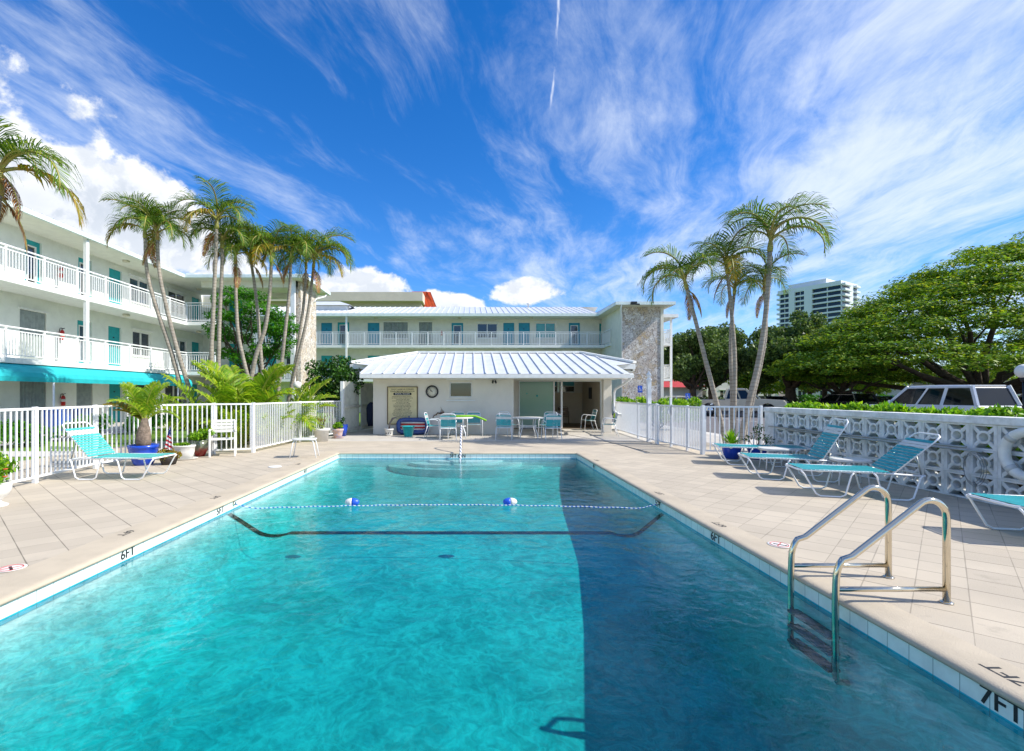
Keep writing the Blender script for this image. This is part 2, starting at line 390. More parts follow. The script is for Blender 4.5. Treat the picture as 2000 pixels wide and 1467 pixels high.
# curved entry steps
sp_ = MB()
for r_, z in ((2.0, -.33), (1.45, -.25), (.95, -.19)):
    pts = [(-.15 + r_ * math.cos(a), Y1 - .55 * r_ * math.sin(a) * .72) for a in [PI * k / 24 for k in range(25)]]
    sp_.prism(pts, -.7, z, 'z')
steps = struct(sp_, 'pool_steps', plaster)
# black break line
bl = MB(); yl = 8.3
def section(y, f):
    """point a fraction f along waterline -> wall -> cove at this y"""
    D = fdepth(y); rc = min(.28, D - .22); q = [(0, -.19), (0, -D + rc)] + [(rc - rc * math.cos(PI / 2 * k / 8), -D + rc - rc * math.sin(PI / 2 * k / 8)) for k in range(1, 9)]
    ds = [math.dist(a, b) for a, b in zip(q, q[1:])]; u = f * sum(ds)
    for (a, b), d in zip(zip(q, q[1:]), ds):
        if u <= d + 1e-9: v = u / d; return (a[0] + (b[0] - a[0]) * v, a[1] + (b[1] - a[1]) * v)
        u -= d
    return q[-1]
half = []
for k in range(17):
    t = k / 16; yc = 6.72 + (yl - 6.72) * t ** .92; e_ = .055 + .012 * t
    half.append([(section(yc + s_ * e_, t), yc + s_ * e_) for s_ in (-1, 1)])
vs = []
for row in half: vs += [(X0 + p[0] + .007, y, p[1] + .007) for p, y in row]
for k in range(1, 12):
    x = X0 + .28 + (X1 - X0 - .56) * k / 12; vs += [(x, yl + s_ * .067, -fdepth(yl + s_ * .067) + .008) for s_ in (-1, 1)]
for row in half[::-1]: vs += [(X1 - p[0] - .007, y, p[1] + .007) for p, y in row]
bl.add(vs, [(2 * i, 2 * i + 2, 2 * i + 3, 2 * i + 1) for i in range(len(vs) // 2 - 1)])
struct(bl, 'pool_break_line', inkm, recalc=False)
# depth markings
BZ = (0, 0, 1)
for s_, Y, Yd in (('5FT', 6.90, 7.2), ('6FT', 5.27, 5.46), ('7FT', 2.43, 2.53), ('4FT', 10.5, 10.8)):
    text(s_, .135, 'depth_marker', inkm, tile, frame((X1 - tt - .002, Y, -.094), (0, -1, 0), BZ))
    text(s_, .12, 'depth_marker', inkm, cop, frame((X1 + .13, Yd, .0035), (0, 1, 0), (-1, 0, 0)), squeeze=1.1)
for s_, Y, Yd in (('5FT', 6.50, 6.9), ('6FT', 4.75, 5.12), ('4FT', 9.84, 10.2)):
    text(s_, .125, 'depth_marker', inkm, tile, frame((X0 + tt + .002, Y, -.090), (0, 1, 0), BZ))
    text(s_, .12, 'depth_marker', inkm, cop, frame((X0 - .28, Yd, .0035), (0, -1, 0), (1, 0, 0)), squeeze=1.1)
text('3FT 6 IN', .12, 'depth_marker', inkm, tile, frame((-.36, Y1 - tt - .002, -.088), (1, 0, 0), BZ), squeeze=.95)
def nodive(x, y):
    o = MB(); o.lathe([(.105, .004), (.10, .006)], n=28); d = o.build('no_diving_marker', mat('marker_disc', 'E8E4DC', .5), None); d.location = (x, y, .002)
    tag(d, 'round no diving marker set in the deck %s' % ('at the left pool edge' if x < 0 else 'beside the pool ladder'), 'sign', 'no diving markers')
    r = MB(); r.tube([(.08 * math.cos(a), .08 * math.sin(a), .006) for a in [2 * PI * k / 24 for k in range(24)]], .004, 5, True)
    r.beam((-.055, -.055, .007), (.055, .055, .007), .008, .003); r.build('prohibition_ring', redm, d)
    b_ = MB(); b_.beam((-.04, .03, .0065), (.03, -.03, .0065), .02, .003); b_.lathe([(.012, .006), (.012, .009)], (.04, -.04, 0), 10); b_.build('diver_figure', inkm, d)
nodive(*G(1522, 1065)); nodive(*G(22, 1111))
lid = MB(); lid.lathe([(.13, 0), (.13, .006), (.12, .01), (.02, .011)], n=24); o = lid.build('skimmer_lid', white); o.location = (*G(537, 912), .003); tag(o, 'round white skimmer lid lying in the left deck', 'lid')

# water surface
wm = bpy.data.materials.new('pool_water'); wm.use_nodes = True; nt = wm.node_tree; nt.nodes.clear(); g = N(nt)
out = g.new('ShaderNodeOutputMaterial'); tr = g.new('ShaderNodeBsdfTransparent'); gl = g.new('ShaderNodeBsdfGlossy'); gl.inputs['Roughness'].default_value = .02
ge = g.new('ShaderNodeNewGeometry'); fr = g.new('ShaderNodeFresnel'); nt.links.new(g.m('SUBTRACT', 1.333, g.m('MULTIPLY', ge.outputs['Backfacing'], 1.333 - .75)), fr.inputs[0])
co = g.new('ShaderNodeTexCoord').outputs['Object']
rip = g.m('ADD', g.noise(co, 2.2, 2., .5, .4), g.m('ADD', g.m('MULTIPLY', g.noise(co, 7., 3., .55, .8), .35), g.m('MULTIPLY', g.noise(co, 24., 2., .5), .07)))
bn = g.new('ShaderNodeBump'); bn.inputs['Strength'].default_value = .42; bn.inputs['Distance'].default_value = .035; nt.links.new(rip, bn.inputs['Height'])
nt.links.new(bn.outputs[0], gl.inputs['Normal']); nt.links.new(bn.outputs[0], fr.inputs['Normal'])
# caustic-like light lines and mottling painted into the transparent colour with noise
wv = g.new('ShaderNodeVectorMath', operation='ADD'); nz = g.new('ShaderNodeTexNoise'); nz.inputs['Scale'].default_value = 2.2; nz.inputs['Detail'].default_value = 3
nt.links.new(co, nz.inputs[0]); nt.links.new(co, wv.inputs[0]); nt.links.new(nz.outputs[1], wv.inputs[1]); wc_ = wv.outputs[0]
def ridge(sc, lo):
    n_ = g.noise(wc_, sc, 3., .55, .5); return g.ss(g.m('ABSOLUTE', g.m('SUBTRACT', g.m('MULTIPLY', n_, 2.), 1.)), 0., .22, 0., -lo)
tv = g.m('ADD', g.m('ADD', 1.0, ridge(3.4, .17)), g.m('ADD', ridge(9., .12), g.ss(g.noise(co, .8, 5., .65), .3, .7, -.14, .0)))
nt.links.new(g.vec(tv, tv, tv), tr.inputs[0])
mx = g.new('ShaderNodeMixShader'); nt.links.new(fr.outputs[0], mx.inputs[0]); nt.links.new(tr.outputs[0], mx.inputs[1]); nt.links.new(gl.outputs[0], mx.inputs[2]); nt.links.new(mx.outputs[0], out.inputs[0])
va = g.new('ShaderNodeVolumeAbsorption'); va.inputs[0].default_value = (.0, .82, .83, 1); va.inputs[1].default_value = .98; nt.links.new(va.outputs[0], out.inputs[1])
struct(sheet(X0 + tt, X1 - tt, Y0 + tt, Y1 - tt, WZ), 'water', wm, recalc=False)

# ================================================================== BUILDINGS
class Wall:
    """facade plane: a runs along the wall, d outward, z up"""
    def __init__(s, axis, pos): s.axis = axis; s.pos = pos     # '+x': faces +X at x=pos ; '-y': faces -Y at y=pos ; '-x'
    def P(s, a, d, z):
        if s.axis == '+x': return (s.pos + d, a, z)
        if s.axis == '-x': return (s.pos - d, a, z)
        return (a, s.pos - d, z)
    def box(s, mb, a0, a1, d0, d1, z0, z1):
        p = s.P(a0, d0, z0); q = s.P(a1, d1, z1); return mb.box(p[0], q[0], p[1], q[1], p[2], q[2])
def facade(wl, a0, a1, z0, z1, ops, m, parent, name='wall', depth=.11, thick=.22):
    mb = MB()
    A = sorted({a0, a1} | {v for o in ops for v in (o[0], o[1]) if a0 < v < a1}); Z = sorted({z0, z1} | {v for o in ops for v in (o[2], o[3])})
    for i in range(len(A) - 1):
        for j in range(len(Z) - 1):
            ca, cz = (A[i] + A[i + 1]) / 2, (Z[j] + Z[j + 1]) / 2
            if any(o[0] < ca < o[1] and o[2] < cz < o[3] for o in ops): continue
            mb.add([wl.P(A[i], 0, Z[j]), wl.P(A[i + 1], 0, Z[j]), wl.P(A[i + 1], 0, Z[j + 1]), wl.P(A[i], 0, Z[j + 1])], [(0, 1, 2, 3)])
    for o in ops:
        c = [(o[0], o[2]), (o[1], o[2]), (o[1], o[3]), (o[0], o[3])]
        for k in range(4):
            (p, q), (r_, t) = c[k], c[(k + 1) % 4]
            mb.add([wl.P(p, 0, q), wl.P(r_, 0, t), wl.P(r_, -depth, t), wl.P(p, -depth, q)], [(0, 1, 2, 3)])
    wl.box(mb, a0, a1, -thick, -depth - .06, z0, z1)
    return mb.build(name, m, parent, world=True, recalc=False)
def opening(kind, wl, a0, a1, z0, z1, parent, dm=teal, gm=None, depth=.11):
    gm = gm or glassd
    def b(args, name, m, par, bev=0):
        mb = MB()
        for q in args: wl.box(mb, *q)
        o = mb.build(name, m, par, world=(par is parent))
        if par is not parent:
            for v in o.data.vertices: v.co -= parent.location
        return o
    D = -depth
    if kind == 'door':
        d = b([(a0, a1, D - .05, D + .02, z0, z1)], 'door', dm, parent)
        b([(a1 - .12, a1 - .07, D + .02, D + .07, z0 + 1.0, z0 + 1.05)], 'door_knob', greym, d)
        b([(a0 + .40, a0 + .50, D + .02, D + .03, z0 + 1.5, z0 + 1.56)], 'number_plate', inkm, d)
    elif kind == 'gdoor':
        f = .13; t = .16
        d = b([(a0, a0 + t, D - .05, D + .02, z0, z1), (a1 - t, a1, D - .05, D + .02, z0, z1), (a0 + t, a1 - t, D - .05, D + .02, z1 - .2, z1), (a0 + t, a1 - t, D - .05, D + .02, z0, z0 + .2)], 'door', dm, parent)
        b([(a0 + t, a0 + t + .05, D - .03, D + .035, z0 + .2, z1 - .2), (a1 - t - .05, a1 - t, D - .03, D + .035, z0 + .2, z1 - .2), (a0 + t + .05, a1 - t - .05, D - .03, D + .035, z1 - .25, z1 - .2), (a0 + t + .05, a1 - t - .05, D - .03, D + .035, z0 + .2, z0 + .25)], 'screen_frame', white, d)
        b([(a0 + t + .05, a1 - t - .05, D - .04, D - .02, z0 + .25, z1 - .25)], 'pane', gm, d)
    elif kind == 'single':
        d = b([(a0, a0 + .04, D - .03, D + .04, z0, z1), (a1 - .04, a1, D - .03, D + .04, z0, z1), (a0 + .04, a1 - .04, D - .03, D + .04, z1 - .04, z1), (a0 + .04, a1 - .04, D - .03, D + .04, z0, z0 + .04)], 'window', white, parent)
        b([(a0 + .04, a1 - .04, D - .02, D - .01, z0 + .04, z1 - .04)], 'pane', gm, d)
        b([(a0 + .04, a1 - .04, D - .01, D + .012, z0 + .04 + q * .085, z0 + .07 + q * .085) for q in range(6)], 'louvre', gm, d)
        b([(a0 - .12, a1 + .12, .002, .06, z0 - .14, z0 - .10)], 'sill', white, d); b([(a0 - .12, a1 + .12, .002, .09, z1 + .08, z1 + .13)], 'shutter_track', white, d)
    elif kind in ('window', 'hung'):
        fw = .055; am = (a0 + a1) / 2; zm = z0 + (z1 - z0) * .42
        fr_ = [(a0, a0 + fw, D - .03, D + .05, z0, z1), (a1 - fw, a1, D - .03, D + .05, z0, z1), (a0 + fw, a1 - fw, D - .03, D + .05, z1 - fw, z1), (a0 + fw, a1 - fw, D - .03, D + .05, z0, z0 + fw), (am - fw * .7, am + fw * .7, D - .03, D + .045, z0 + fw, z1 - fw)]
        if kind == 'hung': fr_ += [(a0 + fw, am - fw * .7, D - .03, D + .04, zm - .025, zm + .025), (am + fw * .7, a1 - fw, D - .03, D + .04, zm - .025, zm + .025)]
        d = b(fr_, 'window', white, parent)
        b([(a0 + fw, a1 - fw, D - .02, D - .01, z0 + fw, z1 - fw)], 'pane', gm, d)
        b([(a0 - .05, a1 + .05, .002, .07, z0 - .06, z0)], 'sill', stucco, d)
        b([(a0 - .12, a1 + .12, .002, .09, z1 + .06, z1 + .13)], 'shutter_track', white, d)
    elif kind == 'shutter':
        mb = MB(); n = max(4, int((a1 - a0) / .13)); st_ = (a1 - a0) / n
        for k in range(n):
            x = a0 + k * st_
            P0, P1, P2, P3 = (x, D + .03), (x + st_ * .5, D + .09), (x + st_, D + .03), (x + st_, D + .0)
            for (u0, v0), (u1, v1) in ((P0, P1), (P1, P2)):
                mb.add([wl.P(u0, v0, z0), wl.P(u1, v1, z0), wl.P(u1, v1, z1), wl.P(u0, v0, z1)], [(0, 1, 2, 3)])
        d = mb.build('storm_shutter', shut, parent, world=True, recalc=False)
        b([(a0 - .06, a1 + .06, .003, .10, z1, z1 + .07)], 'shutter_track', white, d); b([(a0 - .06, a1 + .06, .003, .10, z0 - .07, z0)], 'shutter_track', white, d)
def railing(pts, z, parent, H=1.07, gap=.115, pw=.022, post=1.5, picket_name='railing'):
    """balcony railing along a polyline: one mesh of rails and pickets, posts as sub-parts"""
    mb = MB(); spots = []
    for (ax, ay), (bx, by) in zip(pts, pts[1:]):
        Ln = math.hypot(bx - ax, by - ay)
        mb.beam((ax, ay, z + H), (bx, by, z + H), .06, .045); mb.beam((ax, ay, z + H - .13), (bx, by, z + H - .13), .035); mb.beam((ax, ay, z + .09), (bx, by, z + .09), .035)
        n = int(Ln / gap)
        for k in range(n):
            t = (k + .5) / n; x = ax + (bx - ax) * t; y = ay + (by - ay) * t
            mb.box(x - pw / 2, x + pw / 2, y - pw / 2, y + pw / 2, z + .105, z + H - .147)
        m_ = max(1, round(Ln / post))
        for k in range(m_ + 1):
            t = k / m_; x = ax + (bx - ax) * t; y = ay + (by - ay) * t
            if not spots or math.hypot(x - spots[-1][0], y - spots[-1][1]) > .1: spots.append((x, y))
    o = mb.build(picket_name, whitem, parent, world=True)
    p = MB().box(-.03, .03, -.03, .03, 0, H - .023).build('railing_post', whitem, o)
    for i, (x, y) in enumerate(spots):
        q = p if i == 0 else p.copy()
        if i: C.objects.link(q)
        q.location = Vector((x, y, z)) - Vector(parent.location)
    return o
def seamroof(mb, o, du, dv, nu, nv_, pitch=.42, h=.03):
    """standing-seam sheet: o corner, du eave vector, dv slope vector, seams run along dv"""
    o, du, dv = Vector(o), Vector(du), Vector(dv); nn = du.cross(dv).normalized()
    if nn.z < 0: nn = -nn
    mb.add([o, o + du, o + du + dv, o + dv], [(0, 1, 2, 3)])
    k = int(du.length / pitch)
    for i in range(k + 1):
        p = o + du * (i / k); u = du.normalized() * .012
        mb.add([p - u, p + u, p + u + nn * h, p - u + nn * h, p - u + dv, p + u + dv, p + u + dv + nn * h, p - u + dv + nn * h], [(0, 1, 2, 3), (4, 7, 6, 5), (1, 5, 6, 2), (3, 2, 6, 7), (0, 3, 7, 4)])
def roofpoly(mb, poly, nrm_axis, edge_fn=None): mb.add(poly, [tuple(range(len(poly)))])
metalroof = mat('white_roof_metal', 'D8DADC', .35, .05, 2, spec=.5)
gutterm = mat('gutter', 'DCE8E4', .45, .05, 4)

# ---- left wing -----------------------------------------------------------
LW = thing('apartment_building', 'white three storey wing on the left with teal doors and long balconies', 'building', (-17.6, 16, 0))
wl = Wall('+x', -17.6)
upper = [('gdoor', 18.65, 19.40, 0, 2.09), ('gdoor', 21.2, 21.97, 0, 2.09), ('door', 23.0, 23.85, 0, 2.09), ('window', 24.4, 25.9, .75, 2.0), ('hung', 27.5, 29.2, .75, 2.0), ('door', 29.8, 30.7, 0, 2.09), ('hung', 13.5, 15.1, .75, 2.0), ('door', 11.0, 11.9, 0, 2.09)]
mid = [('shutter', 18.45, 19.6, .1, 2.05), ('gdoor', 21.15, 21.95, 0, 2.05), ('door', 22.95, 23.8, 0, 2.05), ('hung', 24.6, 26.0, .75, 2.05), ('hung', 28.0, 29.3, .75, 2.0), ('door', 29.8, 30.7, 0, 2.05), ('window', 14, 15.6, .75, 2.0)]
low = [('shutter', 18.45, 19.6, .1, 2.05), ('shutter', 21.1, 22.0, .1, 2.05), ('door', 23.0, 23.85, 0, 2.05), ('window', 24.8, 26.6, .6, 2.05), ('window', 27.2, 29.0, .6, 2.05), ('shutter', 14.3, 16.2, .1, 2.05), ('door', 29.6, 30.5, 0, 2.05)]
ops = []
for fl, es in ((5.6, upper), (2.8, mid), (.12, low)):
    for k, a, b_, z0, z1 in es: ops.append((a, b_, fl + z0, fl + z1))
facade(wl, 3, 31, 0, 7.98, ops, stucco, LW)
for fl, es in ((5.6, upper), (2.8, mid), (.12, low)):
    for k, a, b_, z0, z1 in es: opening(k, wl, a, b_, fl + z0, fl + z1, LW, gm=[glassd, glassb, glassd][int(a * 10) % 3])
wf = Wall('-y', 31.0)
facade(wf, -17.6, -14.4, 0, 7.98, [(-15.9, -15.0, 5.6, 7.7), (-15.9, -15.0, 2.8, 4.85)], stucco, LW)
opening('door', wf, -15.9, -15.0, 5.6, 7.7, LW); opening('door', wf, -15.9, -15.0, 2.8, 4.85, LW)
b_ = MB(); b_.box(-24, -17.83, 3, 31.2, 0, 7.97); b_.build('core_wall', stucco, LW, world=True)
for z in (5.6, 2.8):
    s_ = MB(); s_.box(-17.6, -16.0, 3, 31, z - .20, z); s_.box(-16.0, -14.4, 26.6, 31, z - .20, z); s_.build('balcony_slab', white, LW, world=True, bevel=.01)
    railing([(-16.06, 3), (-16.06, 26.68), (-14.45, 26.68)], z, LW)
s_ = MB(); s_.box(-17.6, -14.4, 3, 31, 0, .12); s_.build('ground_slab', pathm, LW, world=True)
rf = MB(); rf.box(-24, -15.95, 3, 30.8, 7.98, 8.04); rf.box(-15.95, -9.3, 26.25, 30.8, 7.98, 8.04)
rf.build('soffit', soffit, LW, world=True)
rf = MB(); rf.box(-15.95, -15.84, 3, 26.14, 7.97, 8.16); rf.box(-15.95, -9.26, 26.14, 26.25, 7.97, 8.16); rf.box(-9.3, -9.19, 26.25, 30.8, 7.97, 8.16); rf.box(-15.9, -9.19, 30.8, 30.9, 7.97, 8.16)
rf.build('fascia', gutterm, LW, world=True, bevel=.012)
rf = MB(); rf.box(-15.4, -9.9, 27.0, 27.25, 7.62, 7.98); rf.box(-15.4, -9.9, 30.2, 30.45, 7.62, 7.98); rf.build('roof_beam', stucco_w, LW, world=True)
rf = MB(); seamroof(rf, (-15.86, 3, 8.17), (0, 23.2, 0), (-4, 0, .55), 1, 1, .45); seamroof(rf, (-15.8, 26.2, 8.17), (6.5, 0, 0), (0, 2.3, .5), 1, 1, .45)
rf.add([(-9.25, 26.2, 8.17), (-9.25, 30.85, 8.17), (-11.5, 28.5, 8.66)], [(0, 1, 2)]); rf.add([(-9.25, 30.85, 8.17), (-15.8, 30.85, 8.17), (-15.8, 28.5, 8.66), (-11.5, 28.5, 8.66)], [(0, 1, 2, 3)])
rf.build('roof', metalroof, LW, world=True)
fn_ = MB(); fn_.box(-10.28, -9.74, 27.0, 29.7, 0, 7.98); fn_.build('stone_pier', rock, LW, world=True)
p_ = MB(); p_.box(-10.22, -9.98, 26.72, 26.9, 0, 7.98); p_.build('post', whitem, LW, world=True); p_ = MB(); p_.box(-16.12, -15.98, 19.66, 19.80, 2.6, 7.98); p_.build('post', whitem, LW, world=True)
p_ = MB(); p_.tube([(-9.3, 30.4, 7.98), (-9.35, 30.2, 7.75), (-9.65, 29.4, 7.45), (-9.7, 29.2, 7.2)], .045); p_.build('downpipe', whitem, LW, world=True)
for Y in (13.2, 22.9, 29.0):
    for z in (8.0, 5.4):
        l_ = MB(); l_.lathe([(.02, .05), (.15, .05), (.16, 0), (.13, -.05), (.05, -.07)], (-16.7, Y, z - .06), 16); o = l_.build('ceiling_light', mat('lamp_glass', 'D8D2BE', .3), None)
        tag(o, 'flush round ceiling light under the left wing %s, %s one along' % ('roof' if z > 6 else 'top balcony', {13.2: 'nearest', 22.9: 'middle', 29.0: 'farthest'}[Y]), 'light', 'ceiling lights of the left wing')
aw = MB(); aw.smooth = False
prf = [(-16.12, 2.60), (-15.9, 2.50), (-15.62, 2.28), (-15.56, 2.12), (-15.58, 1.96)]
for (xa, za), (xb, zb) in zip(prf, prf[1:]): aw.add([(xa, 3, za), (xa, 26.4, za), (xb, 26.4, zb), (xb, 3, zb)], [(0, 1, 2, 3)])
aw.add([(-16.12, 26.4, 2.6), (-16.12, 26.4, 1.96), (-15.58, 26.4, 1.96), (-15.56, 26.4, 2.12), (-15.62, 26.4, 2.28), (-15.9, 26.4, 2.5)], [(0, 1, 2, 3, 4, 5)])
awn = thing('awning', 'long teal canvas awning on white poles under the lowest balcony of the left wing', 'awning', (-15.6, 16, 0))
aw.build('canopy', tealcan, awn, world=True, recalc=False)
for Y in (6.5, 10.2, 14, 17.7, 21.5, 25.2):
    p_ = MB(); p_.tube([(-15.62, Y, -.02), (-15.62, Y, 2.0)], .035); p_.build('pole', whitem, awn, world=True)

# ---- far wing and right tower -------------------------------------------
FW = thing('apartment_building', 'three storey wing across the back with stone tower at its right end', 'building', (0, 40.5, 0))
wb = Wall('-y', 40.5); K = 40.5 / 925
def xx(a, b): return ((a - 921) * K, (b - 921) * K)
up = [('door', *xx(627, 648.6), 0, 2.05, tealb), ('gdoor', *xx(659, 682), 0, 2.1, teal), ('door', *xx(718, 741), 0, 2.05, tealb), ('shutter', *xx(749, 796), .75, 2.1, None), ('shutter', *xx(818.7, 844), .1, 2.1, None),
      ('gdoor', *xx(882, 904.7), 0, 2.05, tealb), ('hung', *xx(932, 971.5), .75, 2.0, None), ('door', *xx(983, 1004.5), 0, 2.05, tealb), ('door', *xx(1013, 1035), 0, 2.05, tealb), ('hung', *xx(1046, 1085), .75, 2.05, 'g'), ('gdoor', *xx(1111, 1133), 0, 2.05, tealb), ('gdoor', *xx(1170.6, 1191.5), 0, 2.0, teal)]
md_ = [('door', *xx(627, 648.6), 0, 2.05, teal), ('door', *xx(661, 684), 0, 2.05, teal), ('door', *xx(718, 741), 0, 2.05, teal), ('hung', *xx(752, 796), .75, 2.05, None), ('door', *xx(1170.6, 1191.5), 0, 2.05, teal), ('door', *xx(1013, 1035), 0, 2.05, teal), ('hung', *xx(932, 971.5), .75, 2.0, None), ('hung', *xx(1046, 1085), .75, 2.05, None)]
for a, b2 in (('up', up), ('md', md_)):
    b2 += [('door', -17.6, -16.7, 0, 2.05, teal), ('hung', -15.9, -14.2, .75, 2.05, None)]
ops = [(e[1], e[2], fl + e[3], fl + e[4]) for fl, es in ((5.6, up), (2.8, md_), (.1, md_)) for e in es]
facade(wb, -22, 12, 0, 7.95, ops, stucco_w, FW)
for fl, es in ((5.6, up), (2.8, md_), (.1, md_)):
    for e in es: opening(e[0], wb, e[1], e[2], fl + e[3], fl + e[4], FW, dm=e[5] if e[5] and e[5] != 'g' else teal, gm=glasst if e[5] == 'g' else glassd)
b_ = MB(); b_.box(-22, 12, 40.73, 50, 0, 7.94); b_.build('core_wall', stucco_w, FW, world=True)
for z in (5.6, 2.8):
    s_ = MB(); s_.box(-22, 10.9, 39.0, 40.5, z - .22, z); s_.box(10.9, 11.06, 37.5, 40.5, z - .22, z); s_.build('balcony_slab', white, FW, world=True)
    railing([(-22, 39.07), (10.85, 39.07), (10.95, 37.5)], z, FW, gap=.13, pw=.03, post=1.3)
rf = MB(); rf.box(-22, 10.4, 38.9, 40.5, 7.95, 8.0); rf.box(10.4, 14.6, 33.95, 40.5, 7.95, 8.0); rf.box(10.3, 10.4, 38.9, 40, 7.95, 8.0); rf.build('soffit', soffit, FW, world=True)
rf = MB(); rf.box(-22, 10.32, 38.78, 38.9, 7.94, 8.17); rf.box(10.32, 10.42, 33.95, 38.9, 7.94, 8.17); rf.box(10.32, 14.6, 33.84, 33.95, 7.94, 8.17); rf.box(14.5, 14.6, 33.95, 41, 7.94, 8.17); rf.build('fascia', gutterm, FW, world=True)
rf = MB(); seamroof(rf, (-21.9, 38.8, 8.17), (32.2, 0, 0), (0, 6.2, 1.66), 1, 1, .47, .045)
rf.add([(-22, 45, 9.83), (12, 45, 9.83), (12, 50, 8.5), (-22, 50, 8.5)], [(0, 1, 2, 3)])
rf.add([(10.34, 33.9, 8.18), (14.55, 33.9, 8.18), (14.0, 37, 8.75), (11.2, 37, 8.75)], [(0, 1, 2, 3)]); rf.add([(10.34, 33.9, 8.18), (11.2, 37, 8.75), (11.2, 46, 9.0), (10.34, 46, 8.18)], [(0, 1, 2, 3)]); rf.add([(14.55, 33.9, 8.18), (14.55, 46, 8.18), (14.0, 46, 8.9), (14.0, 37, 8.75)], [(0, 1, 2, 3)])
rf.add([(11.2, 37, 8.75), (14.0, 37, 8.75), (14.0, 46, 8.9), (11.2, 46, 9.0)], [(0, 1, 2, 3)])
for x, z in ((5.3, 9.65),): rf.lathe([(.08, 0), (.08, .4), (.16, .42), (.16, .5)], (x, 44.3, z - .1), 10)
rf.build('roof', metalroof, FW, world=True)
rf = MB(); rf.box(-14.2, -10.9, 41.5, 45, 8.6, 9.3); rf.add([(-14.6, 41.2, 9.3), (-10.5, 41.2, 9.3), (-12, 43.2, 10.0), (-14.6, 43.2, 10.0)], [(0, 1, 2, 3)]); rf.add([(-10.5, 41.2, 9.3), (-10.5, 45.3, 9.3), (-12, 43.2, 10)], [(0, 1, 2)])
rf.build('roof_lantern', metalroof, FW, world=True)
t_ = MB(); t_.box(11.09, 13.88, 34.8, 35.0, 0, 7.95); t_.build('stone_pier', rock, FW, world=True)
t_ = MB(); t_.box(11.06, 14.2, 35.0, 40.4, 0, 7.95); t_.box(13.88, 14.1, 34.75, 35.0, 0, 7.95); t_.build('tower_wall', stucco_w, FW, world=True)
t_ = MB(); t_.tube([(10.75, 33.95, 7.95), (10.78, 34.2, 7.6), (11.0, 34.7, 7.3), (11.0, 34.72, 0)], .05); t_.build('downpipe', whitem, FW, world=True)
for z in (5.6, 2.8):
    s_ = MB(); s_.box(14.2, 15.9, 37.6, 41, z - .2, z); s_.build('balcony_slab', white, FW, world=True); railing([(14.3, 37.7), (15.85, 37.7), (15.85, 41)], z, FW, gap=.13, pw=.03)
s_ = MB(); s_.box(14.2, 16.3, 37.3, 41, 7.6, 7.85); s_.build('side_roof', white, FW, world=True)
p_ = MB(); p_.box((675 - 921) / 925 * 39, (678.3 - 921) / 925 * 39, 38.93, 39.03, 0, 7.95); p_.build('post', whitem, FW, world=True); p_ = MB(); p_.box(15.8, 15.95, 37.62, 37.75, 0, 7.6); p_.build('post', whitem, FW, world=True)
for k, x in enumerate((-8.0, -1.0, 5.0)):
    l_ = MB(); l_.lathe([(.02, .02), (.16, .02), (.14, -.06), (.05, -.08)], (x, 39.6, 7.92), 12); o = l_.build('ceiling_light', MATS['lamp_glass'], None)
    tag(o, 'small ceiling light under the eave of the far wing, %s of three' % ('leftmost', 'middle', 'rightmost')[k], 'light', 'ceiling lights of the far wing')
fl_ = MB(); fl_.box(11.35, 11.75, 33.6, 33.8, 8.0, 8.12); fl_.beam((11.3, 33.7, 7.96), (11.9, 33.5, 7.9), .12, .08); o = fl_.build('flood_light', blackm, None); tag(o, 'black flood light on the eave above the stone tower', 'light')

# ---- beige block behind, orange mansard --------------------------------
BB = thing('apartment_building', 'beige flat roofed block behind the far wing with an orange metal mansard corner', 'building', (-18, 72, 0))
beige = mat('beige_stucco', 'CFC3B2', .85, .04, .6); beige2 = mat('beige_shade_wall', 'BFB2A2', .85, .04, .6); orange = mat('orange_roof', 'D8561F', .5, .06, 2)
t_ = MB(); t_.box(-34, -7.2, 69.6, 82, 15.3, 16.6); t_.build('parapet', beige, BB, world=True)
wb2 = Wall('-y', 71); ow = [(x, x + w_, 13.4, 14.3) for x, w_ in ((-32, 1.6), (-29.5, 1.6), (-23, 1.4), (-20.8, 1.4), (-17.1, .9), (-15.5, .9), (-10.2, 1.2), (-26, 1.6))]
facade(wb2, -34, -7.5, 0, 15.3, ow, beige2, BB)
for k, o_ in enumerate(ow): opening('window', wb2, *o_, BB, gm=glassb if k % 3 else glassd)
t_ = MB(); t_.box(-34, -7.5, 71.3, 82, 0, 15.2); t_.build('core_wall', beige2, BB, world=True)
t_ = MB(); seamroof(t_, (-9.2, 73, 17.4), (2.3, 0, 0), (0, 2, 0), 1, 1, .5)
t_.add([(-6.9, 73, 17.4), (-6.9, 76, 17.4), (-5.4, 76, 14.7), (-5.4, 73, 14.7)], [(0, 1, 2, 3)]); t_.add([(-9.2, 73, 17.4), (-6.9, 73, 17.4), (-7.2, 73, 16.5), (-9.2, 73, 16.5)], [(0, 1, 2, 3)])
seamroof(t_, (-7.2, 72.9, 14.9), (1.85, .0, 0), (-1.0, 0.3, 2.5), 1, 1, .45)
t_.build('mansard_roof', orange, BB, world=True)

# ---- high rise -------------------------------------------------------------
HR = thing('high_rise', 'pale grey high rise apartment tower with balconies beyond the trees', 'building', (195, 250, 0), math.atan2(.86, -.51))
hw = mat('tower_concrete', 'D3D8DF', .8, .03, .05); hg = glass('tower_glass', '14181D', spec=.4)
